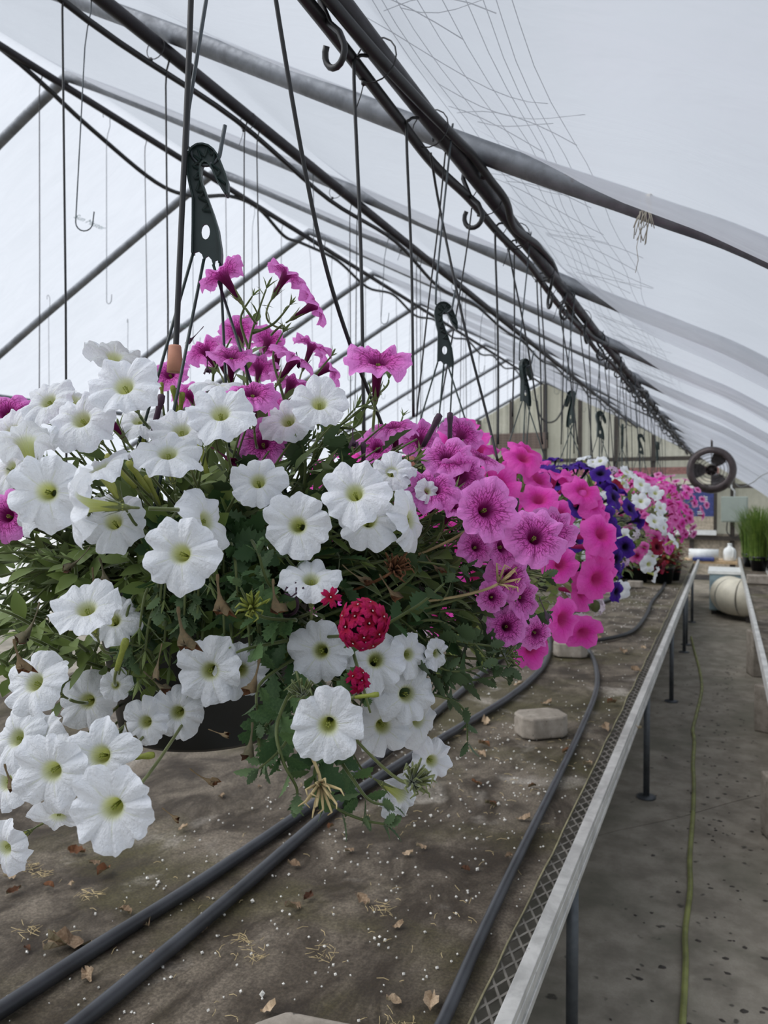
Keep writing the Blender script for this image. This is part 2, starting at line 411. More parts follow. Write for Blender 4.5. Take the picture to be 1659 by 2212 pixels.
while y < YEND-.4:
    pts.append((LX-.012+hr.uniform(-.01, .01), y, LZ-.034-(.05 if i % 2 else 0.0)*hr.uniform(.3, 1.2))); y += .72; i += 1
dhose(pts, .0095, 'thin black hose sagging below the bare grey pipe')
pts = [(GX-.02, 1.0, GZ-.02), (GX-.02, 2.2, GZ+.02), (GX-.02, 2.95, GZ+.0), (GX-.02, 3.55, GZ-.14), (GX-.02, 4.15, GZ-.25), (GX-.02, 4.55, GZ-.2), (GX-.02, 5.0, GZ-.04), (GX-.02, 5.4, GZ+.0), (GX-.02, 5.8, GZ-.1), (GX-.02, 6.1, GZ-.07)]
y = 6.8; i = 0
while y < YEND-.4:
    pts.append((GX-.02, y, GZ-.03-(.09 if i % 2 else 0))); y += .7; i += 1
dhose(pts, .014, 'thick black hose sagging in loops along the ridge')
# zip ties
def ziptie(c, r, tail, label_i, rz=0.0):
    m_ = MB(); C = Vector(c)
    m_.tube([C+Vector((r*math.cos(a), .004*math.sin(a), r*math.sin(a))) for a in [2*math.pi*k/16 for k in range(16)]], .0016, 5, closed=True)
    e = C+Vector((-r*.55, 0, -r*.85))
    m_.box((e.x-.004, e.y-.004, e.z-.005), (e.x+.004, e.y+.004, e.z+.004))
    if tail: m_.tube([e, e+Vector((-.006, -.002, -.025)), e+Vector((-.016, -.006, -.055))], .0013, 4)
    return tag(m_.build('zip_tie', M['black']), label_i, 'zip tie', 'zip ties on the roof pipes')
for k, y in enumerate((1.36, 1.66, 2.12, 2.45, 2.85, 3.25, 3.7, 4.3, 5.0, 5.7, 6.5)):
    ziptie((DX-.004, y, DZ-.016), .044, k in (0, 3, 5), 'black zip tie strapping hoses to the dark basket pipe')
for k, y in enumerate((1.1, 1.9, 2.4, 3.1, 3.9, 4.8)):
    ziptie((LX-.005, y, LZ-.014), .034, k % 2 == 0, 'thin zip tie on the bare grey pipe')
# curled hooks clipped over the dark pipe
def curl_hook_mesh():
    m_ = MB(); P = []
    for k in range(9):                                     # over the pipe
        a = R(215-250*k/8); P.append(Vector((.031*math.cos(a), 0, .031*math.sin(a))))
    P += [Vector((.012, 0, -.05)), Vector((-.012, 0, -.075))]
    for k in range(12):                                    # open loop below
        a = R(150+255*k/11); P.append(Vector((.004+.026*math.cos(a), .004*k/11, -.105+.026*math.sin(a))))
    m_.tube(P, [.0062]*len(P), 8); return m_.mesh('curled_hook', M['black'])
chm = curl_hook_mesh()
hook_ys = [1.17, 1.98, 2.98, 3.2, 3.72, 4.25, 4.6, 5.0, 5.25, 5.6, 5.85, 6.2, 6.45, 6.8, 7.1, 7.5, 7.9, 8.3, 8.8, 9.3, 9.8, 10.4, 11.0, 11.7, 12.5]
for k, y in enumerate(hook_ys):
    s = .92 if k == 0 else hr.uniform(.8, 1.05)
    o = ob('curled_hook', chm, None, (DX, y, DZ), (hr.uniform(-.15, .15), 0, [2.75, 2.9][k] if k < 2 else hr.uniform(0, 6.28)), s)
    if k == 0: tag(o, 'large black open hook hanging from the dark pipe at the top of the picture', 'hook')
    elif k == 1: tag(o, 'black closed-up hook on the dark pipe just below the nearest hoop', 'hook')
    else: tag(o, 'black curled hook clipped on the distant dark basket pipe', 'hook', 'curled hooks on the basket pipe')
# twine on the near hoop
m_ = MB(); tr = random.Random(5); hx = -.175; hz = roof_z(hx); tc = Vector((hx, 1.95, hz))
for k in range(7):
    off = tr.uniform(-.012, .012)
    m_.tube([tc+Vector((off+.004*math.sin(a*2), .0315*math.cos(a), .0315*math.sin(a))) for a in [2*math.pi*j/14 for j in range(14)]], .0016, 4, closed=True)
for k in range(14):
    p = tc+Vector((tr.uniform(-.014, .012), -.03, -.015)); L = tr.uniform(.03, .085)
    q = p+Vector((tr.uniform(-.02, .012), -.004, -L)); m_.tube([p, lerp(p, q, .5)+Vector((tr.uniform(-.006, .006), 0, 0)), q], .0011, 4)
p = tc+Vector((-.02, -.035, -.1)); m_.tube([tc+Vector((-.01, -.033, -.05)), p, p+Vector((.004, 0, -.03)), p+Vector((-.002, 0, -.06))], .0008, 4)
tag(m_.build('frayed_twine', M['twine']), 'frayed grey twine knotted round the nearest roof hoop', 'twine')

# thin cords added outside the film, standing in for a faint shadow grid
m_ = MB(); cr = random.Random(17)
def outp(x, y, h=.055): return Vector((x+h*.46, y, roof_z(x)+h*.89))
for k in range(9):
    x = -.68+.042*k; m_.tube([outp(x+.018*math.sin(y_*2.1+k)+.01*math.sin(y_*7), y_) for y_ in [.6+.15*j for j in range(40)]], .0009, 4)
for k in range(60):
    y_ = .7+.1*k+cr.uniform(-.03, .03); x0 = cr.uniform(-.75, -.6); m_.tube([outp(x0+.045*j, y_+.1*math.sin(j*.4+k*1.3)) for j in range(cr.randint(6, 9))], .001, 4)
tag(m_.build('shadow_grid_cords', M['wire']), 'added cords imitating a faint shadow grid on the film above the dark basket pipe', 'shadow grid')

# ---------------------------------------------------------------- hanging rods and drip drops
def jrod_mesh(L, r=.0019, w=.024):
    m_ = MB(); P = []
    for k in range(7):
        a = R(-30+210*k/6); P.append(Vector((0, -.025*math.cos(a), .025*math.sin(a))))   # loop over the pipe
    P.append(Vector((0, .025, -.05))); P.append(Vector((0, .01, -.1))); P.append(Vector((0, 0, -.16))); P.append(Vector((0, 0, -L+w)))
    for k in range(1, 9):
        a = R(180+180*k/8); P.append(Vector((w+w*math.cos(a), 0, -L+w+w*math.sin(a))))
    P.append(Vector((2*w+.002, 0, -L+w+.03)))
    m_.tube(P, r, 6); return m_.mesh('hook_rod', M['wire'])
JM = {}
def jrod(x, y, z, L, rz, lean, label, group, thin=False):
    key = (round(L, 2), thin)
    if key not in JM: JM[key] = jrod_mesh(L)
    return tag(ob('hook_rod', JM[key], None, (x, y, z), (lean[0], lean[1], rz)), label, 'hook', group)
DM = {}
def drop(x, y, z, L, label, group=None, r=.003, lean=(0, 0)):
    key = (round(L, 2), r)
    if key not in DM:
        DM[key] = MB().tube([(0, .02, .012), (0, .014, -.012), (0, .004, -.04), (0, 0, -.09), (.004, 0, -L*.5), (0, 0, -L)], r, 6).mesh('drip_tube', M['tubeblack'])
    return tag(ob('drip_tube', DM[key], None, (x, y, z), (lean[0], lean[1], 0)), label, 'tube', group)
jr = random.Random(21)
# bare grey pipe
jrod(LX, 1.62, LZ, .66, R(22), (R(0), R(3.5)), 'empty wire hook rod hanging at upper left beside the near drip tube', None)
drop(LX, 1.53, LZ-.02, 1.75, 'straight black drip tube hanging at the far left of the picture')
drop(LX, 1.94, LZ-.02, 1.55, 'straight drip tube tied to the grey pipe just left of the green basket hanger')
ys_ = 2.37; k = 0
while ys_ < 14:
    if k % 3 == 2: jrod(LX, ys_, LZ, (.34, .5, .64)[k % 2], jr.uniform(-.6, .9), (jr.uniform(-.03, .03), jr.uniform(-.05, .05)), 'empty wire hook rod hanging from the bare grey pipe', 'hook rods on the grey pipe')
    else: drop(LX, ys_, LZ-.02, 1.5, 'thin drip tube hanging straight from the bare grey pipe', 'drip tubes on the grey pipe', .0026, (jr.uniform(-.01, .01), jr.uniform(-.02, .02)))
    ys_ += (.07 if k % 3 == 0 else .36)*jr.uniform(.85, 1.3); k += 1
# ridge
ys_ = 3.17; k = 0
while ys_ < 15:
    if k % 2 == 1: jrod(GX, ys_, GZ-.03, (1.16, 1.25)[(k//2) % 2], jr.uniform(-.4, 1.2), (jr.uniform(-.03, .03), jr.uniform(-.03, .03)), 'long empty wire hook rod hanging from the ridge', 'hook rods on the ridge')
    else: drop(GX, ys_, GZ-.03, 2.2, 'pale thin drip tube hanging from the ridge', 'drip tubes on the ridge', .0028, (jr.uniform(-.008, .008), jr.uniform(-.012, .012)))
    ys_ += .42*jr.uniform(.8, 1.25); k += 1
# far-left row (side pipe): a few pale rods
for k in range(6):
    jrod(-5.0, 4.6+.9*k, roof_z(-5.0)-.06, .9, jr.uniform(0, 1), (0, 0), 'faint empty hook rod on the left roof slope', 'hook rods on the left slope')

# ---------------------------------------------------------------- far gable wall
wf = struct(MB().box((-8.6, YEND+.06, 0), (1.6, YEND+.1, .9)).build('wall_far', M['tan'], smooth=False))
xs = [RIDGE_X-5.0+.72*i for i in range(15)]
for a, b in zip(xs[:-1], xs[1:]):
    z0 = .9; seg = 4; top = []
    for i in range(seg+1):
        x = a+.01+(b-a-.02)*i/seg; top.append((x, max(z0+.02, roof_z(x)-.02)))
    if max(t[1] for t in top) < z0+.1: continue
    m_ = MB(); nn = 24                                            # ribbed sheet cut to the roof line
    v = []; f = []
    for i in range(nn+1):
        x = a+.01+(b-a-.02)*i/nn; yy = YEND+.08+.008*math.sin(i*1.57)
        v += [(x, yy, z0), (x, yy, max(z0+.02, roof_z(x)-.03))]
    for i in range(nn): f.append((2*i, 2*i+2, 2*i+3, 2*i+1))
    m_.add(v, f); m_.build('panel', M['panel'], wf, smooth=False)
for x in xs[1:-1]:
    zt = roof_z(x)-.04
    if zt > .9: MB().box((x-.04, YEND-.02, 0), (x+.04, YEND+.05, zt)).build('stud', M['stud'], wf, smooth=False)
MB().box((-6.9, YEND-.06, 2.33), (-.1, YEND-.025, 2.41)).build('rail', M['stud'], wf, smooth=False)
MB().box((-6.9, YEND-.05, 2.06), (-.1, YEND-.025, 2.2)).build('board', M['redtrim'], wf, smooth=False)
MB().box((-6.9, YEND-.05, 1.86), (-.1, YEND-.025, 1.98)).build('sill_board', M['cream'], wf, smooth=False)
MB().box((-1.3, YEND-.07, 1.78), (.75, YEND-.022, 1.86)).build('lintel', M['stud'], wf, smooth=False)
MB().box((-1.3, YEND-.07, .78), (1.1, YEND-.022, .86)).build('rail', M['stud'], wf, smooth=False)
# louvred vent
lo = tag(empty('louver_vent', (-4.0, YEND-.05, 2.63)), 'brown slatted vent on the far gable wall', 'vent')
MB().box((-.62, .0, 0), (.62, .02, .34)).build('backing', M['stud'], lo, smooth=False)
sl = MB().box((-.6, -.03, -.025), (.6, -.005, .03)).mesh('slat', M['louver'], False)
for i in range(6): ob('slat', sl, lo, (0, 0, .03+.056*i), (R(20), 0, 0))
# blue window, far right
wi = struct(empty('window_1', (-.5, YEND-.1, .9)))
MB().box((-.34, 0, .34), (.31, .03, .88)).build('blue_pane', M['bluepane'], wi, smooth=False)
MB().box((-.34, 0, .08), (.31, .03, .335)).build('lower_pane', M['tan'], wi, smooth=False)
MB().box((-.4, -.03, -.02), (.36, .03, .075)).build('window_sill', M['white'], wi, smooth=False)
MB().box((-.34, -.01, .885), (.31, .03, .93)).build('shade_roll', M['white'], wi, smooth=False)
m_ = MB()
for a in (-.36, .31): m_.box((a, -.02, .05), (a+.06, .04, .95))
m_.build('window_frame', M['stud'], wi, smooth=False)
m_ = MB()
for (a, b, c, d) in ((.08, .62, .2, .64), (.08, .66, .2, .68), (.08, .70, .2, .72), (.13, .6, .15, .74), (.02, .38, .16, .395), (.02, .42, .12, .435)): m_.box((a, -.004, b-.0), (c, 0, d))
m_.build('sticker', M['white'], wi, smooth=False)
# electric box
eb = tag(empty('electric_box', (.17, YEND-.33, 1.14)), 'grey-green metal electric box on the far wall below the fan', 'electric box')
bevel(MB().box((-.23, 0, 0), (.23, .2, .48)).build('cabinet', M['boxgrey'], eb, smooth=False), .012)
MB().box((-.205, -.012, .02), (.205, 0, .46)).build('door', M['boxgrey'], eb, smooth=False)
m_ = MB(); m_.tube(smoothpath([(.0, .1, .48), (0, .1, .58), (-.05, .12, .64), (-.05, .2, .7)], 5), .016, 8); m_.build('conduit', M['cable'], eb)
m_ = MB(); m_.tube(smoothpath([(-.12, .1, 0), (-.12, .1, -.2), (.02, .1, -.3), (.14, .1, -.16), (.16, .1, 0)], 6), .01, 6); m_.build('cable', M['tubeblack'], eb)
# ---------------------------------------------------------------- benches
BZ = .63                                          # bench top
b1 = tag(empty('bench', (-1.6, 4.0, 0)), 'long low growing bench with black fabric and aluminium edge rail', 'bench')
B0 = Vector((-1.6, 4.0, 0))
def bpart(m_, name, mat, parent=b1, base=B0, smooth=True): return m_.build(name, mat, parent, smooth, (-base.x, -base.y, -base.z))
nr = random.Random(2)
from mathutils import noise as mnoise
m_ = MB(); NX, NY = 60, 170; v = []; f = []
for j in range(NY+1):
    y = -.6+13.4*j/NY
    for i in range(NX+1):
        x = -3.3+(3.3-.425)*i/NX
        z = BZ+.006*mnoise.noise(Vector((x*3, y*2, 0)))+.003*mnoise.noise(Vector((x*9, y*9, 3)))
        if i == NX: x += .008*mnoise.noise(Vector((0, y*4, 9))); z -= .002
        v.append((x, y, z))
f = [(j*(NX+1)+i, j*(NX+1)+i+1, (j+1)*(NX+1)+i+1, (j+1)*(NX+1)+i) for j in range(NY) for i in range(NX)]
m_.add(v, f); bpart(m_, 'ground_cloth', M['fabric'])
bpart(MB().tube([(-.424+.008*mnoise.noise(Vector((0, y*4, 9))), y, BZ-.001) for y in [-.6+13.4*j/NY for j in range(NY+1)]], .0022, 5), 'cloth_edge', M['cord'])
m_ = MB(); cw, cl = .034, .062                          # expanded steel showing beside the cloth
for j in range(int(10.4/cl)):
    y = .3+j*cl
    for i in range(2):
        x = -.378-cw*i
        for a, b in (((x, y), (x-cw*.5, y+cl*.5)), ((x-cw*.5, y+cl*.5), (x, y+cl)), ((x, y), (x+cw*.5, y+cl*.5)), ((x+cw*.5, y+cl*.5), (x, y+cl))):
            if i == 0 and (b[0] > -.372 or a[0] > -.372): continue
            A = Vector((a[0], a[1], BZ-.006)); B_ = Vector((b[0], b[1], BZ-.004)); dd = (B_-A).normalized(); sd = Vector((-dd.y, dd.x, 0))*.0026
            m_.add([A-sd, A+sd, B_+sd, B_-sd, A-sd-Vector((0,0,.003)), A+sd-Vector((0,0,.003)), B_+sd-Vector((0,0,.003)), B_-sd-Vector((0,0,.003))], [(0,1,2,3),(0,4,5,1),(1,5,6,2),(2,6,7,3),(3,7,4,0)])
stuff(bpart(m_, 'expanded_mesh', M['meshsteel'], smooth=False))
m_ = MB()                                               # extruded rail: top cap, web with a groove, foot
YA, YB = -.6, 12.8
m_.box((-.377, YA, BZ-.004), (-.347, YB, BZ+.014)); m_.box((-.353, YA, BZ-.028), (-.346, YB, BZ-.005)); m_.box((-.352, YA, BZ-.034), (-.349, YB, BZ-.028))
m_.box((-.353, YA, BZ-.052), (-.343, YB, BZ-.034))
bevel(bpart(m_, 'edge_rail', M['alu'], smooth=False), .002)
m_ = MB().box((-.375, YA, BZ-.05), (-.355, YB, BZ-.008)); bpart(m_, 'side_frame', M['leg'], smooth=False)
for x in (-1.2, -2.1, -3.0):
    bpart(MB().box((x-.02, YA, BZ-.06), (x+.02, YB, BZ-.014)), 'joist', M['leg'], smooth=False)
lm = MB().tube([(0, 0, .012), (0, 0, BZ-.05)], .0165, 14).mesh('leg', M['leg'])
fm = MB().lathe([(0, 0), (.05, 0), (.05, .008), (.03, .014), (0, .014)], 18).mesh('foot_plate', M['leg'])
for y in (-.1, 2.1, 4.29, 6.4, 8.5, 8.95, 10.6):
    for x in (-.37, -1.8, -3.0):
        lg = ob('leg', lm, b1, Vector((x, y, 0))-B0); ob('foot_plate', fm, lg)
b2 = tag(empty('bench', (.8, 6, 0)), 'narrow growing bench at the right edge of the aisle', 'bench'); B2 = Vector((.8, 6, 0))
m_ = MB(); v = []; NX, NY = 16, 60
for j in range(NY+1):
    for i in range(NX+1):
        x = .235+.95*i/NX; y = 3.2+10.4*j/NY; v.append((x, y, BZ+.005*mnoise.noise(Vector((x*5, y*4, 5)))))
m_.add(v, [(j*(NX+1)+i, j*(NX+1)+i+1, (j+1)*(NX+1)+i+1, (j+1)*(NX+1)+i) for j in range(NY) for i in range(NX)])
bpart(m_, 'ground_cloth', M['fabric'], b2, B2)
m_ = MB(); m_.box((.205, 3.2, BZ-.004), (.235, 13.6, BZ+.014)); m_.box((.204, 3.2, BZ-.03), (.212, 13.6, BZ-.005)); m_.box((.203, 3.2, BZ-.052), (.214, 13.6, BZ-.034))
bevel(bpart(m_, 'edge_rail', M['alu'], b2, B2, False), .002)
bpart(MB().box((.5, 3.2, BZ+.0), (.53, 13.6, BZ+.016)), 'batten', M['alu'], b2, B2, False)
bpart(MB().box((.215, 3.2, BZ-.07), (1.18, 13.6, BZ-.012)), 'deck_frame', M['leg'], b2, B2, False)
for y in (3.4, 6.9, 8.6, 10.3, 12.0, 13.4):
    for x in (.42, 1.1):
        lg = ob('leg', lm, b2, Vector((x, y, 0))-B2); ob('foot_plate', fm, lg)
# concrete blocks under the right bench
def block(name, c, size, rz, label, tilt=0.0, mat='block', cat='block', group=None, bev=.012):
    o = MB().box((-size[0]/2, -size[1]/2, 0), (size[0]/2, size[1]/2, size[2])).build(name, M[mat], None, False)
    o.location = c; o.rotation_euler = (0, tilt, rz); bevel(o, bev, 3); return tag(o, label, cat, group)
block('concrete_block', (.34, 4.02, 0), (.3, .2, .3), R(20), 'pale concrete block under the right bench, nearest the camera')
block('concrete_block', (.37, 5.85, 0), (.3, .2, .32), R(-25), 'pale concrete block under the right bench, middle of three')
block('concrete_block', (.36, 7.7, 0), (.3, .2, .4), R(15), 'pale concrete block under the right bench, farthest of three')
# pavers on the benches
def paver(u, v, s, rz, label, h=.075):
    p = onz(u, v, BZ); p.z = BZ+.006
    m_ = MB(); w, d, c = s[0]/2, s[1]/2, s[0]*.17
    oct_ = [(-w+c, -d), (w-c, -d), (w, -d+c), (w, d-c), (w-c, d), (-w+c, d), (-w, d-c), (-w, -d+c)]
    m_.add([(x, y, 0) for x, y in oct_]+[(x, y, h) for x, y in oct_], [tuple(range(7, -1, -1)), tuple(range(8, 16))]+[(i, (i+1) % 8, 8+(i+1) % 8, 8+i) for i in range(8)])
    o = m_.build('paver', M['block'], None, False); o.location = p; o.rotation_euler = (0, 0, rz); bevel(o, .008, 2)
    return tag(o, label, 'paver', None)
paver(1168, 1588, (.2, .15), R(38), 'octagonal concrete paver beside the grey hose, nearest of the three behind the basket', .085)
paver(1232, 1418, (.2, .15), R(8), 'concrete paver where the kinked grey hose bends', .085)
paver(1372, 1270, (.16, .1), R(5), 'small pinkish paver at the far end of the bench hoses', .07)
paver(690, 2345, (.26, .14), R(8), 'concrete paver cut off by the bottom edge of the picture', .06)
p = onz(1638, 1262, BZ); block('paver', (p.x, p.y, BZ+.004), (.24, .12, .1), R(2), 'brown paver on the right bench', cat='paver')
# hoses on the bench
def bench_hose(px, r, label, z=None, mat='hose', name='bench_hose', n=8, zend=0.0):
    z = (BZ if z is None else z)+r+.004
    P = [onz(u, v, z) for u, v in px]
    m_ = MB(); m_.tube(smoothpath(P, n), r, 12); return tag(m_.build(name, M[mat]), label, 'hose')
bench_hose([(-160, 2285), (0, 2183), (200, 2052), (400, 1927), (560, 1820), (700, 1722), (800, 1650), (940, 1542), (1050, 1447), (1120, 1390), (1165, 1352)], .0165, 'grey poly hose on the bench, upper of the two running side by side')
bench_hose([(60, 2300), (170, 2212), (300, 2105), (480, 1955), (640, 1815), (740, 1732), (880, 1640), (1000, 1568), (1093, 1511), (1150, 1465), (1181, 1425), (1186, 1385), (1178, 1352), (1200, 1331), (1270, 1309), (1330, 1290), (1350, 1272), (1354, 1252)], .0165, 'grey poly hose on the bench, lower of the pair, curving away past the pavers')
bench_hose([(905, 2300), (955, 2212), (1030, 2042), (1110, 1872), (1200, 1690), (1262, 1560), (1288, 1490), (1288, 1445), (1275, 1410), (1253, 1384)], .0125, 'grey hose along the bench edge with a sharp kink at the paver')
bench_hose([(1255, 1386), (1310, 1380), (1365, 1364), (1395, 1330), (1408, 1300), (1428, 1275), (1440, 1254)], .0135, 'dark hose winding from the kink to the far pots', mat='tubeblack')
bench_hose([(1465, 2300), (1474, 2212), (1481, 2080), (1480, 2010), (1491, 1920), (1490, 1850), (1497, 1760), (1499, 1690), (1497, 1650), (1500, 1600), (1497, 1575), (1505, 1540), (1516, 1490), (1512, 1450), (1500, 1405), (1493, 1375)], .0105, 'yellow-green garden hose lying along the concrete aisle', z=-.004, mat='greenhose', name='garden_hose')

# ---------------------------------------------------------------- fan, heater, far table
fx, fy, fz = at(1537, 1016, 7.2)
fan = tag(empty('circulation_fan', (fx, fy, fz)), 'round dark circulation fan with wire guard under the far roof', 'fan')
RF = .213
m_ = MB(); ax = Matrix.Rotation(R(90), 4, 'X')
m_.lathe([(RF*.70, .2), (RF*.86, .22), (RF, .17), (RF*1.02, .05), (RF*1.02, -.12), (RF*.98, -.14), (RF*.80, -.10), (RF*.78, .0), (RF*.76, .1), (RF*.70, .2)], 36, 0, ax); m_.build('drum', M['fandark'], fan)
m_ = MB()
for r_ in (.05, .08, .11, .14, .17, .197): m_.tube([(r_*math.cos(a), -.15, r_*math.sin(a)) for a in [2*math.pi*k/28 for k in range(28)]], .003, 5, closed=True)
for k in range(6):
    a = R(30+60*k); m_.tube([(.03*math.cos(a), -.155, .03*math.sin(a)), (RF*math.cos(a), -.13, RF*math.sin(a))], .0035, 5)
m_.build('guard', M['fandark'], fan)
for k in range(3):
    m_ = MB(); v = []
    for i in range(7):
        rr = .04+.12*i/6
        for j in range(5):
            a = R(-32+16*j)*(1-.25*abs(i-3)/3); v.append((rr*math.cos(a), -.01+.05*(j-2)/2*(1-.4*i/6), rr*math.sin(a)))
    m_.add(v, [(i*5+j, i*5+j+1, (i+1)*5+j+1, (i+1)*5+j) for i in range(6) for j in range(4)])
    o = m_.build('blade', M['fanlight'], fan); o.rotation_euler = (0, R(-60+120*k), 0)
MB().lathe([(0, -.1), (.04, -.095), (.048, -.04), (.048, .07), (.0, .08)], 18, 0, ax).build('motor', M['fandark'], fan)
m_ = MB(); m_.tube([(0, .05, .21), (0, .05, max(.26, roof_z(fx)-fz-.1))], .01, 8); m_.build('hanger', M['fandark'], fan)
m_ = MB(); m_.tube(smoothpath([Vector((fx+.2, fy, fz-.12)), at(1600, 1052, 7.1), at(1625, 1043, 7.0), at(1648, 1026, 6.9), at(1690, 1010, 6.8)], 8), .0045, 6)
tag(m_.build('fan_cable', M['cable']), 'pale grey power cable swinging from the fan to the right roof', 'cable')
# heater with its round duct
ht = tag(empty('heater', (.12, 11.6, 0)), 'white box heater at the end of the aisle', 'heater')
bevel(MB().box((-.3, -.2, .06), (.55, .5, .56)).build('casing', M['bluewhite'], ht, smooth=False), .02)
MB().box((-.32, -.22, .56), (.57, .52, .6)).build('lid', M['white'], ht, smooth=False)
for x in (-.24, .48):
    MB().box((x-.03, -.1, 0), (x+.03, .4, .07)).build('foot', M['stud'], ht, smooth=False)
dc = tag(empty('duct', (.2, 11.0, 0)), 'cream ribbed round duct elbow lying across the aisle', 'duct')
P = [Vector((-.13, .36, .3)), Vector((-.12, .2, .3)), Vector((-.04, .05, .3)), Vector((.12, -.02, .3)), Vector((.35, -.02, .3)), Vector((.6, -.02, .3)), Vector((1.0, -.02, .3))]
P = smoothpath(P, 6); cuts = [0, 9, 15, 20, 25, len(P)-1]
for a, b in zip(cuts[:-1], cuts[1:]):
    MB().tube(P[a:b+1], .245, 28, cap=False).build('segment', M['cream'], dc)
for c in cuts[1:-1]:
    MB().tube([lerp(P[c], P[c-1], .1), lerp(P[c], P[c+1], .1)], .251, 28, cap=False).build('seam_ring', M['tan'], dc)
for x in (.1, .5): MB().box((x-.04, -.16, 0), (x+.04, .12, .07)).build('cradle', M['stud'], dc, smooth=False)
# far table and the things on it
ft = tag(empty('work_table', (-.05, 13.4, 0)), 'pale wooden table across the end of the aisle', 'table')
MB().box((-.55, -.3, .56), (.24, .35, .6)).build('table_top', M['wood'], ft, smooth=False)
for x in (-.5, .18):
    for y in (-.25, .3): MB().box((x-.03, y-.03, 0), (x+.03, y+.03, .56)).build('leg', M['stud'], ft, smooth=False)
MB().box((-.52, -.27, .3), (.21, .3, .33)).build('shelf', M['tray'], ft, smooth=False)
m_ = MB(); m_.tube([(-.22, 0, .09), (.22, 0, .09)], .085, 18); o = tag(m_.build('plastic_roll', M['white'], loc=(-.3, 13.3, .605)), 'white roll of plastic on the far table', 'roll')
jg = tag(empty('jug', (.08, 13.3, .602)), 'white plastic jug on the far table beside the roll', 'jug')
MB().lathe([(0, 0), (.085, 0), (.095, .02), (.095, .14), (.08, .19), (.035, .22), (.03, .25), (0, .25)], 20).build('bottle', M['white'], jg)
MB().tube(smoothpath([(.03, -.05, .21), (.05, -.105, .18), (.05, -.11, .1), (.04, -.09, .05)], 5), .012, 8).build('handle', M['white'], jg)
MB().lathe([(0, .25), (.033, .25), (.033, .275), (0, .275)], 16).build('cap', M['white'], jg)
bevel(tag(MB().box((-.16, -.1, 0), (.16, .1, .05)).build('paper_stack', M['bluepane'], None, False, (-.3, 13.18, .602)), 'flat blue and white pack lying in front of the roll', 'pack'), .01)

# ---------------------------------------------------------------- grasses on the right bench
gr = random.Random(31)
def blades(n, h, spread, droop, r):
    m_ = MB()
    for k in range(n):
        a = gr.uniform(0, 6.28); b = gr.uniform(0, r); p0 = Vector((b*math.cos(a), b*math.sin(a), 0)); L = h*gr.uniform(.6, 1.05)
        out = Vector((math.cos(a), math.sin(a), 0))*spread*gr.uniform(.2, 1); w = gr.uniform(.004, .008); sd = Vector((-math.sin(a), math.cos(a), 0))
        v = []
        for i in range(5):
            t = i/4; q = p0+out*t*t+Vector((0, 0, L*(t-droop*t*t*t))); ww = w*(1-t**2*.95); v += [q-sd*ww, q+sd*ww]
        m_.add(v, [(2*i, 2*i+1, 2*i+3, 2*i+2) for i in range(4)])
    return m_.mesh('grass_blades', M['grass'])
GMs = [blades(340, .95, .24, .3, .12), blades(340, 1.1, .3, .34, .12)]
potm = MB().lathe([(0, .0), (.085, 0), (.11, .16), (.118, .16), (.118, .19), (.106, .19), (.1, .15), (0, .15)], 20).mesh('pot', M['pot'])
spots = [(.34, 11.9), (.42, 11.3), (.62, 11.7), (.6, 12.2), (.85, 11.4), (.86, 12.0), (.38, 12.6), (.62, 12.7), (.86, 12.6), (.62, 11.05)]
gl = ['foremost at the left corner', 'on the aisle side', 'in the middle of the group', 'behind the middle', 'at the right front', 'at the right', 'at the back by the aisle', 'at the back', 'at the back right', 'at the very front']
for k, (x, y) in enumerate(spots):
    o = tag(empty('potted_grass', (x, y, BZ+.004), gr.uniform(0, 6)), f'tall green grass in a dark pot on the right bench, {gl[k]}', 'potted grass', 'potted grasses on the right bench')
    ob('pot', potm, o); stuff(ob('grass_blades', GMs[k % 2], o, (0, 0, .14), None, (roof_z(x+.14)-.1-BZ-.14)/.98*(.72 if y > 12.5 else 1)))
p = onz(1645, 1222, BZ); tr_ = tag(empty('plant_tray', (p.x, p.y, BZ+.004)), 'grey plastic tray in front of the potted grasses', 'tray')
m_ = MB(); w, d, h = .2, .12, .05
m_.box((-w, -d, 0), (w, d, .006)); m_.box((-w, -d, .006), (-w+.012, d, h)); m_.box((w-.012, -d, .006), (w, d, h)); m_.box((-w+.012, -d, .006), (w-.012, -d+.012, h)); m_.box((-w+.012, d-.012, .006), (w-.012, d, h))
m_.build('tray_body', M['tray'], tr_, smooth=False)
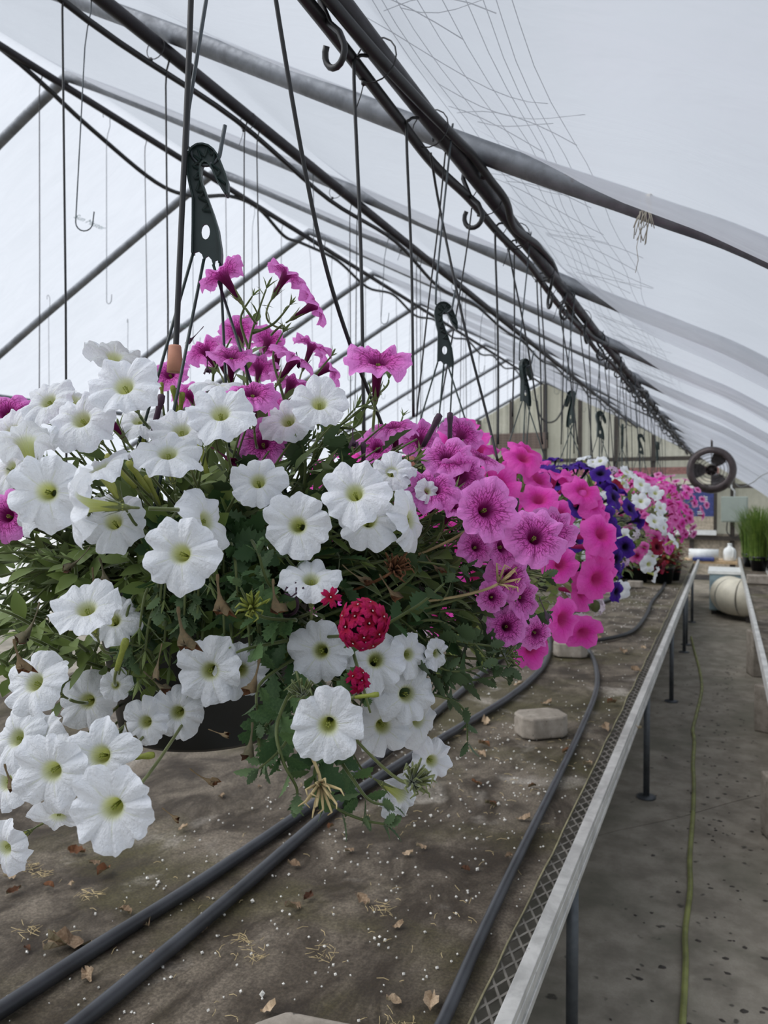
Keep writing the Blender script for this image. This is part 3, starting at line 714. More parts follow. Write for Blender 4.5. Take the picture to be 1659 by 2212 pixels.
# ---------------------------------------------------------------- flowers and leaves
PR = [(.085, -1.30), (.10, -1.0), (.125, -.72), (.155, -.46), (.19, -.27), (.235, -.14), (.32, -.05), (.46, .0), (.63, .02), (.80, .02), (.92, .005), (1.0, -.03)]
def petunia_mesh(name, mat, seed, nth=50, ruffle=1.0, curl=.0, star=False, rows=None, cup=0.0, tube=1.0):
    r = random.Random(seed); pr = PR if rows is None else [PR[i] for i in rows]
    ph = [r.uniform(0, 6.28) for _ in range(8)]; lob = [r.uniform(.9, 1.06) for _ in range(5)]; tilt = [r.uniform(-.09, .09) for _ in range(5)]
    v = []; uv = []
    for (rho, z) in pr:
        w = max(0, (rho-.26)/.74)
        for k in range(nth):
            th = 2*math.pi*k/nth; s = abs(math.sin(2.5*th)); li = int(th/(2*math.pi/5)) % 5
            sm = s**.8
            rr = 1.04*rho*(1 - w**1.3*(.17*(1-s)**2.8)) if not star else rho*(1-w*(.36*(1-s)**1.1))
            rr *= 1+w*(lob[li]-1)*sm
            rr *= 1+w*w*(.03*math.sin(9*th+ph[0])+.02*math.sin(16*th+ph[1])+.013*math.sin(23*th+ph[2]))
            zz = z*(tube if z < -.05 else 1) + ruffle*w**1.6*(.06*math.sin(5*th+ph[3])+.05*math.sin(3*th+ph[4])+.07*math.sin(8*th+ph[5])+.045*math.sin(13*th+ph[6])+.022*math.sin(21*th+ph[7]))
            zz += w*tilt[li]*sm - w**.7*.17*(1-s)**2.4 - w**.6*.04*math.exp(-((s-1)/.012)**2) - curl*w*w + cup*w
            v.append((rr*math.cos(th), rr*math.sin(th), zz)); uv.append((k/nth, rho))
    f = [(i*nth+k, i*nth+(k+1) % nth, (i+1)*nth+(k+1) % nth, (i+1)*nth+k) for i in range(len(pr)-1) for k in range(nth)]
    me = MB().add(v, f).mesh(name, mat)
    ul = me.uv_layers.new(name='UVMap'); data = []
    for p in me.polygons:
        us = [uv[i] for i in p.vertices]; wrap = max(a[0] for a in us)-min(a[0] for a in us) > .5
        for a in us: data += [a[0]+1 if wrap and a[0] < .5 else a[0], a[1]]
    ul.data.foreach_set('uv', data); return me
def verb_floret(mat, seed, name='floret'):
    r = random.Random(seed); nth = 30; v = []; uv = []
    for (rho, z) in ((.06, -.9), (.08, -.12), (.2, 0), (.55, .05), (.85, .04), (1.0, .0)):
        w = max(0, (rho-.15)/.85)
        for k in range(nth):
            th = 2*math.pi*k/nth; s = abs(math.sin(2.5*th)); c = math.exp(-((s-1)/.06)**2)
            rr = rho*(1-w*.70*(1-s)**1.4-w*w*.2*c); v.append((rr*math.cos(th), rr*math.sin(th), z-.12*w*w+.05*w*math.sin(3*th+seed))); uv.append((k/nth, .3+.7*rho))
    f = [(i*nth+k, i*nth+(k+1) % nth, (i+1)*nth+(k+1) % nth, (i+1)*nth+k) for i in range(5) for k in range(nth)]
    mb_ = MB().add(v, f); nv = len(v)
    mb_.lathe([(.001, .06), (.07, .05), (.001, -.02)], 6, 1); uv += [(0, 0)]*18
    me = mb_.mesh(name, [mat, M['white']]); ul = me.uv_layers.new(name='UVMap'); data = []
    for p in me.polygons:
        us = [uv[i] for i in p.vertices]; wrap = max(a[0] for a in us)-min(a[0] for a in us) > .5
        for a in us: data += [a[0]+1 if wrap and a[0] < .5 else a[0], a[1]]
    ul.data.foreach_set('uv', data); return me
def leaf_tmpl(kind):                                     # unit length along +Y, face up +Z
    v = []; f = []
    if kind == 'petunia':
        rows = [(0, .035), (.16, .13), (.36, .225), (.58, .235), (.8, .14), (1, .004)]
        for t, w in rows:
            zc = -.2*t*t+.06*t; v += [(-w, t, zc+w*.18), (0, t, zc), (w, t, zc+w*.18)]
    elif kind == 'narrow':
        rows = [(0, .02), (.3, .075), (.65, .07), (1, .003)]
        for t, w in rows:
            zc = -.12*t*t; v += [(-w, t, zc+w*.5), (0, t, zc), (w, t, zc+w*.5)]
    else:                                                # toothed
        rows = [(0, .02), (.12, .05), (.2, .2), (.25, .12), (.36, .3), (.42, .2), (.54, .33), (.6, .21), (.72, .27), (.77, .16), (.88, .16), (.92, .08), (1, .01)]
        for t, w in rows:
            zc = -.14*t*t; v += [(-w, t+.02, zc+w*.2), (0, t, zc), (w, t+.02, zc+w*.2)]
    for i in range(len(rows)-1):
        a = 3*i; f += [(a, a+1, a+4, a+3), (a+1, a+2, a+5, a+4)]
    return [Vector(p) for p in v], f
LT = {k: leaf_tmpl(k) for k in ('petunia', 'narrow', 'verbena')}
LMAT = {'petunia': 'leaf', 'narrow': 'leaf', 'verbena': 'vleaf'}
LMESH = {k: MB().add(*LT[k]).mesh('leaf', M[LMAT[k]]) for k in LT}
def leaf_mat(p, d, nrm, L, w=1.0):
    y = d.normalized(); z = nrm-y*nrm.dot(y)
    if z.length < 1e-4: z = y.orthogonal()
    z.normalize(); x = y.cross(z)
    m = Matrix((x*L*w, y*L, z*L)).transposed().to_4x4(); m.translation = p; return m
def sprig_leaves(path, kind, L0, r, start=.25, step=.016, tipn=5):
    out = []; n = len(path); acc = 0; az = r.uniform(0, 6.28)
    tot = sum((path[i+1]-path[i]).length for i in range(n-1)); run = 0
    for i in range(n-1):
        seg = (path[i+1]-path[i]); run += seg.length; acc += seg.length
        if run/tot < start or acc < step: continue
        acc = 0; t = seg.normalized(); o1 = t.orthogonal().normalized(); o2 = t.cross(o1)
        for s in ((0, 1) if kind == 'verbena' else (0,)):
            az += 2.4 if s == 0 else math.pi
            o = o1*math.cos(az)+o2*math.sin(az); fr = run/tot
            d = o*r.uniform(.7, 1.1)+t*r.uniform(.45, .9)+Vector((0, 0, r.uniform(-.25, .15)))
            L = L0*r.uniform(.7, 1.15)*(1-.45*max(0, fr-.5)*2); k = kind if kind == 'verbena' else ('petunia' if fr < .82 else 'narrow')
            nrm = (t-o*.3+Vector((0, 0, .6))); out.append((k, leaf_mat(path[i], d, nrm, L, r.uniform(.85, 1.15))))
    t = (path[-1]-path[-3]).normalized(); o1 = t.orthogonal().normalized(); o2 = t.cross(o1)
    for k in range(tipn):
        a = az+k*2.4; o = o1*math.cos(a)+o2*math.sin(a)
        out.append(('narrow' if kind != 'verbena' else 'verbena', leaf_mat(path[-1], o*.55+t, t-o*.4+Vector((0, 0, .3)), L0*r.uniform(.4, .65))))
    return out
def bez(a, b, c, n=14):
    return [a*(1-t)**2+b*2*t*(1-t)+c*t*t for t in [i/n for i in range(n+1)]]

# hanger
HPX = 1/4.9167/1660
def hxz(cx, cy): return Vector(((cx-470)*HPX, 0, (1500-cy)*HPX))
def hanger_mesh():
    import bmesh
    outer = [(345,1480),(352,1200),(355,900),(325,780),(300,650),(290,540),(305,450),(345,385),(400,350),(460,345),(520,362),(575,405),(615,460),(655,560),(690,650),(716,730),(718,850),(703,872),(665,810),(610,720),(575,640),(545,575),(510,535),(475,525),(445,545),(432,590),(430,650),(445,740),(480,840),(520,950),(560,1060),(612,1230),(640,1420),(645,1480),(640,1590),(622,1575),(600,1545),(580,1555),(572,1600),(555,1590),(540,1540),(505,1503),(480,1520),(470,1545),(455,1530),(440,1485),(405,1455),(370,1465)]
    hole = [(480+46*math.cos(a), 1250+80*math.sin(a)) for a in [2*math.pi*k/16 for k in range(16)]]
    bm = bmesh.new(); ed = []
    for loop in (outer, hole):
        vv = [bm.verts.new(hxz(*p)) for p in loop]
        for i in range(len(vv)): ed.append(bm.edges.new((vv[i], vv[(i+1) % len(vv)])))
    bmesh.ops.triangle_fill(bm, edges=ed, use_beauty=True, use_dissolve=False)
    for fc in bm.faces:
        if fc.normal.y > 0: fc.normal_flip()
    g = bmesh.ops.extrude_face_region(bm, geom=bm.faces[:])
    for e in g['geom']:
        if isinstance(e, bmesh.types.BMVert): e.co.y += .003
    me = bpy.data.meshes.new('hanger_hook'); bm.to_mesh(me); bm.free(); me.materials.append(M['hookgreen'])
    return me, outer
HM, HOUT = hanger_mesh()
m_ = MB()
rim = [hxz(*p) for p in HOUT[:36]]; cen = [Vector((p.x, .0015, p.z)) for p in rim]
for a, b in zip(cen[:-1], cen[1:]):                              # raised flange round the gooseneck
    d = (b-a).normalized(); s_ = Vector((-d.z, 0, d.x))*.0011
    m_.add([a-s_+Vector((0,-.007,0)), a+s_+Vector((0,-.007,0)), b+s_+Vector((0,-.007,0)), b-s_+Vector((0,-.007,0)), a-s_+Vector((0,.007,0)), a+s_+Vector((0,.007,0)), b+s_+Vector((0,.007,0)), b-s_+Vector((0,.007,0))], [(0,1,2,3),(7,6,5,4),(0,4,5,1),(2,6,7,3),(1,5,6,2),(0,3,7,4)])
FLM = m_.mesh('flange', M['hookgreen'], False)
zig = [(350,570),(430,520),(360,460),(440,500),(405,395),(470,470),(510,380),(540,450),(590,420),(560,560),(640,620),(590,680),(700,760)]
zig2 = [(350,570),(435,610),(365,700),(440,690),(390,830),(480,840),(410,900),(520,950),(450,1030),(545,1040)]
m_ = MB()
for zz in (zig, zig2):
    for a, b in zip(zz[:-1], zz[1:]):
        A, B_ = hxz(*a), hxz(*b); A.y = B_.y = -.003; m_.tube([A, B_], .0013, 4)
ZGM = m_.mesh('truss_ribs', M['hookgreen'], False)
POTM = MB().lathe([(0, 0), (.10, 0), (.108, .006), (.128, .12), (.139, .172), (.147, .175), (.149, .195), (.141, .2), (.136, .17), (.125, .15), (0, .15)], 40).mesh('pot', M['pot'])
SOILM = MB().lathe([(0, .17), (.06, .172), (.132, .158)], 24).mesh('soil', M['soil'])
def basket_base(Y, X, label, rz_hook=None):
    base = Vector((X, Y, 1.6-.30))
    e = tag(empty('hanging_basket', base), label, 'flower basket', 'hanging petunia baskets in a row')
    ob('pot', POTM, e); ob('soil', SOILM, e)
    hk = ob('hanger_hook', HM, e, (0, 0, .613), (0, 0, YAW if rz_hook is None else rz_hook))
    ob('flange', FLM, hk); ob('truss_ribs', ZGM, hk)
    q = Matrix.Rotation(YAW if rz_hook is None else rz_hook, 3, 'Z')
    for (cx, cy), a in (((347, 1480), 200), ((462, 1540), 275), ((560, 1595), 20), ((634, 1590), 110)):
        s = q @ hxz(cx, cy) + Vector((0, 0, .613)); en = Vector((.143*math.cos(R(a)), .143*math.sin(R(a)), .19))
        MB().tube([s, lerp(s, en, .5), en], .0021, 6).build('hanger_wire', M['hookgreen'], e)
    return e, base

# flower mesh variants
def variants(name, mat, n, nth, ruf=1.0, rows=None, base=0):
    return [petunia_mesh('petunia_flower', M[mat], base+s, nth, ruf, curl=(.0, .12, .22, .05, -.04, .16)[s % 6], rows=rows) for s in range(n)]
LOW = [0, 3, 5, 7, 9, 11]
WV = variants('w', 'white_petal', 6, 80, 1.05, None, 100); WSTAR = petunia_mesh('petunia_flower', M['white_petal'], 131, 80, .8, 0, True)
PV = variants('p', 'pink_petal', 6, 70, 1.25, None, 200)
FARV = {k: variants(k, k+'_petal', 4, 25, 1.2, LOW, 300+10*i) for i, k in enumerate(('hot', 'soft', 'pale', 'purple', 'burgundy', 'white', 'pink'))}
m_ = MB()                                                          # calyx with five sepals and a bit of stalk
m_.lathe([(.0, -1.75), (.035, -1.7), (.04, -1.5), (.085, -1.36), (.105, -1.2), (.1, -1.15)], 8)
for k in range(5):
    a = 2*math.pi*k/5; c, s_ = math.cos(a), math.sin(a)
    m_.add([(.1*c-.05*-s_, .1*s_-.05*c, -1.22), (.1*c+.05*-s_, .1*s_+.05*c, -1.22), (.19*c+.03*-s_, .19*s_+.03*c, -.95), (.3*c, .3*s_, -.72), (.19*c-.03*-s_, .19*s_-.03*c, -.95)], [(0, 1, 2, 4), (4, 2, 3)])
CALM = m_.mesh('calyx', M['stem'])
m_ = MB()
for k in range(5):
    a = 2*math.pi*k/5+.3; m_.tube([(.02*math.cos(a), .02*math.sin(a), -.7), (.05*math.cos(a), .05*math.sin(a), -.2)], .012, 4); m_.lathe([(0, -.03), (.03, 0), (0, .03)], 5, 0, Matrix.Translation((.05*math.cos(a), .05*math.sin(a), -.18)))
STAM = m_.mesh('stamens', M['bud'])

# ================================================================ the near basket
bk, KB = basket_base(.82, DX, 'nearest basket, white petunias with veined pink petunias and crimson verbena')
br = random.Random(77)
CB = at(520, 1235, 1.0)
def loc(p): return p-KB
FLW = []; STEMQ = []
def put_flower(u, v, s, fc, kind, D=.066, var=None, tw=None):
    d = D*F/s
    if v > 1000:
        x_, y_ = (u-520)/660, (1235-v)/420; df = 1.0-.27*math.sqrt(max(0, 1-x_*x_-y_*y_))+.01
        if 200 < u < 600 and v > 1250: df = min(df, .79)
        if d > df: d = df; D = d*s/F
    FLW.append((u, v, s*.5*(.35+.55*abs(fc[2])), d)); p = at(u, v, d); f = cdir(*fc)
    me = {'W': WV, 'P': PV}[kind][var if var is not None else br.randrange(6)] if kind != 'S' else WSTAR
    q = f.to_track_quat('Z', 'Y') @ Quaternion((0, 0, 1), br.uniform(0, 6.28) if tw is None else tw)
    sc_ = D/2
    o = ob('petunia_flower', me, bk, loc(p), q, (sc_, sc_, sc_*br.uniform(.85, 1.05)))
    ob('calyx', CALM, o); ob('stamens', STAM, o)
    STEMQ.append((p-f*sc_*1.7, f, p))
    return o
WH = [(248,765,118,(0,.93,-.35),3), (266,830,152,(.0,.42,.9),0), (100,862,130,(-.25,.55,.8),1), (163,858,112,(.1,.85,-.35),3), (172,902,150,(-.15,.45,.88),2),
 (52,945,150,(-.35,.85,-.25),1), (475,888,150,(.05,.55,.83),0), (470,828,120,(.1,.93,.25),2), (390,925,140,(.0,.66,.74),4), (362,974,150,(.05,.72,.68),1),
 (100,1062,165,(.22,.02,.97),0), (52,1085,150,(-.75,.1,.6),1), (157,1090,185,(-.94,.05,.26),2), (212,1005,150,(-.35,.78,.42),1), (244,1125,138,(.08,.33,.94),5),
 (388,1195,166,(-.05,.16,.98),0), (452,1122,150,(.86,.28,.36),2), (557,1037,124,(.02,.42,.91),5), (642,1135,146,(-.05,.08,.99),4), (765,1062,150,(-.12,.34,.93),0),
 (797,1122,136,(.08,.3,.95),5), (893,1122,140,(.88,.12,.4),2), (846,1018,92,(.0,.35,.93),1), (690,868,130,(.1,.5,.8),4), (620,905,120,(-.2,.5,.8),1), (672,1247,130,(.05,.78,.62),1),
 (185,1310,156,(.0,.76,.66),4), (246,1338,112,(.25,.38,.89),3), (70,1472,152,(-.3,.5,.8),1), (187,1514,126,(.05,.18,.98),5), (452,1450,146,(.0,.1,.99),0),
 (522,1448,120,(.32,.12,.93),4), (382,1540,116,(.0,.12,.99),5), (312,1560,106,(-.1,.2,.97),3), (240,1748,186,(.0,.08,.99),4), (108,1668,168,(-.08,.02,.99),0),
 (86,1605,140,(-.55,.35,.75),1), (30,1592,140,(-.35,.42,.82),2), (8,1690,130,(-.4,.2,.88),1), (125,1770,120,(.1,-.65,.72),2), (6,1835,120,(-.3,-.1,.94),5),
 (692,1406,138,(-.12,.16,.97),0), (812,1425,136,(.1,.32,.93),1), (708,1568,162,(.0,.08,.99),4), (828,1570,128,(.25,.02,.96),0), (880,1500,134,(.3,.12,.94),1),
 (908,1556,124,(.66,.05,.74),2), (886,1414,100,(.62,.12,.77),1), (935,1645,98,(.36,.03,.93),5), (872,1722,112,(.55,-.45,-.3),2), (945,1412,72,(.7,.0,.7),3), (250,1480,70,(.3,.2,.9),3),
 (20,930,130,(-.3,.5,.8),4), (18,1010,120,(-.5,.3,.8),0), (430,985,90,(.3,.4,-.5),1), (300,905,110,(0,.6,.5),2), (925,1060,60,(.5,.3,.8),1), (870,1010,70,(.2,.7,.5),3)]
for (u, v, s, fc, var) in WH: put_flower(u, v, s, fc, 'W', .067, var)
put_flower(214, 1632, 176, (.0, .28, .96), 'S', .072, tw=.9)
PK = [(478,590,112,(-.55,.8,-.05),0), (622,588,96,(.48,.85,-.1),1), (683,655,104,(.8,.55,-.1),2), (515,712,86,(-.25,.8,-.5),3), (500,766,112,(.12,.78,.5),0), (440,752,92,(-.5,.75,-.2),1),
 (580,732,80,(.2,.85,-.45),4), (640,768,112,(.5,.72,.1),2), (676,742,86,(.35,.93,-.05),3), (714,790,92,(.8,.55,-.1),5), (818,775,152,(.08,.8,.58),0), (545,845,124,(.05,.72,.55),2),
 (632,820,100,(.3,.9,-.15),1), (588,873,78,(.05,.55,.7),4), (567,955,116,(.0,.42,.9),5), (365,806,88,(-.05,.42,.9),0), (214,882,136,(-.62,.72,-.1),4), (15,888,122,(.1,.52,.8),2),
 (12,1113,122,(-.1,.2,.96),5), (408,850,74,(-.3,.6,-.4),1), (560,790,84,(0,.7,-.4),3), (470,770,70,(-.2,.6,.5),2), (540,740,70,(.2,.8,.2),5), (600,760,80,(.1,.8,.3),0),
 (850,918,110,(-.1,.86,.35),2), (815,966,88,(.08,.34,.93),4), (905,945,94,(.0,.6,-.75),1), (1000,935,98,(.45,.65,-.5),3), (967,985,124,(.0,.68,.7),0), (936,1053,124,(.02,.66,.72),5),
 (1000,1025,112,(.3,.45,-.8),2), (1052,1100,140,(.28,.18,.94),4), (1158,1158,136,(.12,.36,.92),1), (1196,1143,112,(.5,.4,-.6),3), (1103,1245,110,(.42,.1,.9),2), (1095,1352,92,(.0,.3,.93),0),
 (1042,985,100,(.3,.7,.3),5), (1088,1180,104,(.5,.2,.7),3), (1160,1370,84,(.3,-.2,.7),1), (1130,1290,92,(.5,.1,.6),4), (980,1090,90,(.2,.5,.3),0), (1030,1180,84,(.3,.3,.7),2), (1065,1290,70,(.3,.1,.8),5)]
for (u, v, s, fc, var) in PK: put_flower(u, v, s, fc, 'P', .066, var)

def path_hides(path):
    for c in path[1:]:
        d = depth(c); r_ = c-EYEP; u = 829.5+F*r_.dot(RT)/d; v = 1106-F*r_.dot(UP)/d
        if any(d < fd-.004 and (u-fu)**2+(v-fv)**2 < (fr*1.15)**2 for fu, fv, fr, fd in FLW): return True
    return False
def stalk(b, f, p, r=.0016):
    for k, (t, dz, df) in enumerate(((.42, -.04, .10), (.5, -.02, .2), (.3, -.01, .15), (.6, 0, .25), (.15, -.01, .06))):
        path = bez(b, b-f*.03+Vector((0, 0, -.008)), lerp(p, CB, t)+Vector((0, 0, dz))+FW*df, 8)
        if not path_hides(path): break
    else: path = bez(b, b-f*.01, b-f*.02+FW*.012, 4)
    MB().tube(path, [r]*(len(path)-1)+[r*1.25], 6).build('flower_stem', M['stem'], bk, True, -KB)
for q_ in STEMQ: stalk(*q_)
# leafy shoots
LEAVES = []; STEMS = MB()
def shoot(path, kind='petunia', L0=.036, start=.25, step=.013, tipn=5, r0=.0023):
    path = [Vector(p) for p in path]
    STEMS.tube(path, [r0*(1-.5*i/(len(path)-1)) for i in range(len(path))], 5)
    LEAVES.extend(sprig_leaves(path, kind, L0, br, start, step, tipn))
def pxpath(pts, n=6): return smoothpath([at(*p) for p in pts], n)
# tall shoots against the light
shoot(pxpath([(560,930,1.06),(535,830,1.05),(540,740,1.04),(556,680,1.03),(575,625,1.03)]), L0=.034, step=.011)
shoot(pxpath([(540,760,1.05),(520,690,1.05),(545,640,1.04)]), L0=.028, step=.01)
shoot(pxpath([(545,720,1.04),(590,700,1.04),(625,660,1.03)]), L0=.03, step=.011)
shoot(pxpath([(640,960,1.02),(610,850,1.02),(590,770,1.03),(610,720,1.03)]), L0=.034, step=.011)
shoot(pxpath([(660,1040,.98),(700,950,.97),(760,900,.96),(830,840,.96),(840,820,.96)]), L0=.036, step=.011)
shoot(pxpath([(680,1000,.97),(720,930,.97),(770,920,.96),(800,850,.96)]), L0=.034, step=.011)
shoot(pxpath([(650,1100,.95),(660,1000,.94),(640,920,.94),(655,880,.94)]), L0=.038, step=.012)
shoot(pxpath([(480,900,1.05),(460,820,1.05),(480,770,1.05),(500,730,1.05)]), L0=.032, step=.012)
shoot(pxpath([(700,880,1.0),(670,830,1.02),(690,800,1.02),(715,770,1.02)]), L0=.028, step=.012)
shoot(pxpath([(960,1060,1.05),(985,1000,1.08),(1000,950,1.1)]), L0=.028, step=.012)
shoot(pxpath([(880,1050,1.0),(850,980,1.05),(870,900,1.08)]), L0=.028, step=.012)
# trailing shoots to the right
for pts in ([(650,1350,.86),(800,1290,.86),(930,1210,.88),(1010,1150,.9),(1060,1080,.92)], [(700,1370,.85),(850,1330,.86),(1000,1290,.88),(1100,1230,.9),(1150,1200,.9)],
            [(700,1380,.86),(850,1370,.88),(1000,1330,.9),(1090,1310,.92),(1170,1250,.94)], [(720,1350,.85),(870,1270,.87),(960,1240,.9),(1060,1220,.92),(1130,1180,.92)],
            [(640,1280,.84),(760,1230,.84),(860,1200,.86),(940,1130,.9)], [(800,1300,.9),(920,1200,.95),(1000,1130,1.0),(1050,1050,1.0)], [(800,1330,.9),(960,1300,.95),(1060,1270,1.0),(1130,1240,1.0)],
            [(760,1300,.9),(860,1180,.95),(930,1120,1.0)], [(850,1350,.95),(980,1360,1.0),(1080,1330,1.02),(1160,1300,1.02)]):
    shoot(pxpath(pts, 8), L0=.036, start=.2, step=.012)
# verbena shoots, lower right
for pts in ([(620,1300,.8),(580,1260,.77),(560,1200,.76)], [(640,1340,.78),(560,1330,.74),(520,1270,.73)], [(650,1450,.78),(600,1560,.72),(610,1640,.7),(640,1700,.7),(640,1730,.7)],
            [(660,1500,.8),(620,1600,.72),(560,1660,.71)], [(700,1600,.78),(680,1680,.72),(720,1740,.71),(780,1770,.71),(830,1780,.71)], [(720,1620,.78),(760,1680,.73),(800,1730,.72),(850,1740,.72)],
            [(800,1450,.85),(900,1430,.85),(980,1450,.86),(1040,1440,.87)], [(820,1500,.85),(930,1500,.86),(1000,1530,.87),(1010,1600,.87)], [(830,1420,.86),(930,1380,.87),(1020,1390,.88),(1090,1400,.9)],
            [(820,1400,.86),(920,1340,.87),(1000,1370,.88),(1060,1430,.88)], [(780,1380,.82),(900,1310,.8),(960,1260,.8)], [(760,1400,.8),(780,1470,.74),(800,1540,.73)], [(640,1380,.8),(540,1400,.74),(510,1410,.73)],
            [(640,1420,.8),(560,1480,.75),(560,1560,.74)], [(900,1450,.86),(1000,1470,.88),(1080,1460,.9)], [(900,1400,.86),(960,1420,.87),(960,1480,.87)], [(700,1290,.8),(640,1230,.78),(600,1180,.77)],
            [(850,1280,.84),(900,1230,.84),(880,1170,.85)], [(600,1540,.8),(560,1590,.74),(570,1640,.73)], [(900,1330,.88),(1000,1320,.9),(1060,1370,.92),(1100,1440,.93)]):
    shoot(pxpath(pts, 7), 'verbena', .036, .15, .017, 3, .0022)
# random bulk over the basket
AX = (.40, .235, .27)
for k in range(150):
    while True:
        dx, dy, dz = br.gauss(0, 1), br.gauss(0, 1), br.gauss(.45, .8); l = math.sqrt(dx*dx+dy*dy+dz*dz)
        dx, dy, dz = dx/l, dy/l, dz/l
        if dz > -.5 and not (dy < -.55 and abs(dx+.05) < .45): break
    s = br.uniform(.72, 1.0)
    tip = CB+RT*dx*AX[0]*s+UP*dy*AX[1]*s-FW*dz*AX[2]*s*.85
    root = Vector((KB.x, KB.y, KB.z+.19))+RT*dx*.13-FW*dz*.12
    ctrl = lerp(root, tip, .55)+Vector((0, 0, .09*(.4+max(0, -dy))))
    vb = (dx > .05 and dy < .1) and br.random() < .75
    shoot(bez(root, ctrl, tip, 14), 'verbena' if vb else 'petunia', .036 if not vb else .038, .3, .015 if not vb else .02, 5 if not vb else 3)
# shoots hanging over the front of the pot
for k in range(46):
    u0, v0 = br.uniform(240, 580), br.uniform(1250, 1470) - (30 if k % 2 else 0); d = br.uniform(.77, .82)
    if u0 < 330: v0 += 60
    shoot(pxpath([(u0*.6+460*.4, v0-140, d+.1), (u0*.9+46, v0-80, d+.01), (u0, v0, d)], 7), 'petunia' if br.random() < .6 else 'verbena', .038, .15, .015, 5)
# left, pale shoots catching the light
for k in range(22):
    u0, v0 = br.uniform(-40, 330), br.uniform(1170, 1430); d = br.uniform(.78, .9)
    shoot(pxpath([(u0+br.uniform(40, 140), v0+br.uniform(20, 80), d+.06), (u0+40, v0+15, d+.01), (u0, v0, d)], 7), 'petunia', .034, .1, .01, 6)
for k in range(14):
    u0, v0 = br.uniform(240, 480), br.uniform(1030, 1110); d = br.uniform(.9, 1.0)
    shoot(pxpath([(u0+br.uniform(-30, 60), v0+90, d+.06), (u0+10, v0+35, d+.01), (u0, v0, d)], 6), 'petunia', .036, .1, .01, 6)
STEMS.build('stems', M['stem'], bk, True, -KB)['kind'] = 'stuff'
def inframe(p):
    d = depth(p); r_ = p-EYEP
    u = 829.5+F*r_.dot(RT)/d; v = 1106-F*r_.dot(UP)/d; return -40 < u < 1700 and 500 < v < 1850
def hides_flower(m, L=.5):
    c = m @ Vector((0, L, 0)); d = depth(c); r_ = c-EYEP
    u = 829.5+F*r_.dot(RT)/d; v = 1106-F*r_.dot(UP)/d
    return any(d < fd+.015 and (u-fu)**2+(v-fv)**2 < fr*fr for fu, fv, fr, fd in FLW)
LEAVES = [a for a in LEAVES if not (hides_flower(a[1]) and br.random() < .97)]
LEAVES.sort(key=lambda a: depth(a[1].translation) if inframe(a[1].translation) else 99)
for k, m in LEAVES[:300]:
    o = ob('leaf', LMESH[k], bk); m2 = m.copy(); m2.translation = loc(m.translation); o.matrix_local = m2
fol = MB()
for k, m in LEAVES[300:]: fol.add([m @ p for p in LT[k][0]], LT[k][1], 0 if k != 'verbena' else 1)
for k in range(2200):                                    # crowded leaves inside the cushion
    dx, dy, dz = br.gauss(0, 1), br.gauss(0, 1), br.gauss(0, 1); l = math.sqrt(dx*dx+dy*dy+dz*dz); s = br.uniform(.35, .86)/l
    if dy*s < -.5 and abs(dx*s) < .5: continue
    p = CB+RT*(dx*AX[0]*s)+UP*(dy*AX[1]*s-.01)-FW*(dz*AX[2]*s*.8)
    if (p-KB).z < .2 and (Vector((p.x, p.y))-Vector((KB.x, KB.y))).length < .16: continue
    d = (p-CB).normalized()+Vector((br.uniform(-.7, .7), br.uniform(-.7, .7), br.uniform(-.6, .4)))
    kk = 'verbena' if (dx > 0 and br.random() < .6) else 'petunia'
    m = leaf_mat(p, d, Vector((br.uniform(-.5, .5), br.uniform(-.5, .5), 1)), br.uniform(.03, .05))
    if hides_flower(m): continue
    fol.add([m @ q for q in LT[kk][0]], LT[kk][1], 1 if kk == 'verbena' else 0)
stuff(fol.build('foliage', [M['leaf'], M['vleaf']], bk, True, -KB))

# verbena heads
VF = [verb_floret(M['crimson_petal'], s) for s in (1, 2)]
EYEW = MB().lathe([(0, .02), (.07, .03), (0, .05)], 6).mesh('floret_eye', M['white'])
CORE = MB().lathe([(0, -.014), (.012, -.008), (.016, .0), (.012, .008), (0, .012)], 10).mesh('head_core', M['darkbud'])
def verbena_head(u, v, d, r, fc, n, size=.0125, spread=1.0):
    p = at(u, v, d); f = cdir(*fc); q0 = f.to_track_quat('Z', 'Y')
    hd = ob('verbena_head', CORE, bk, loc(p), q0, r/.022)
    for k in range(n):
        ph = math.acos(1-spread*(k+.5)/n); a = k*2.39996
        dv = Vector((math.sin(ph)*math.cos(a), math.sin(ph)*math.sin(a), math.cos(ph)*.82)); k2 = .022/r
        o = ob('floret', VF[k % 2], hd, dv*.022, (dv+Vector((br.uniform(-.3, .3), br.uniform(-.3, .3), br.uniform(-.1, .3)))).to_track_quat('Z', 'Y') @ Quaternion((0, 0, 1), br.uniform(0, 6)), size*k2*br.uniform(.9, 1.1))
    b = p-f*r*.6; MB().tube(bez(b, b-f*.03+Vector((0, 0, -.01)), lerp(p, CB, .4)+Vector((0, 0, -.04)), 8), .0018, 6).build('flower_stem', M['stem'], bk, True, -KB)
    return hd
verbena_head(785, 1350, .69, .0215, (.0, .22, .97), 14, .0138, .95)
verbena_head(713, 1290, .73, .006, (.05, .1, .99), 1, .0115, .02)
verbena_head(772, 1470, .74, .010, (.1, .2, .97), 4, .0105, .6)
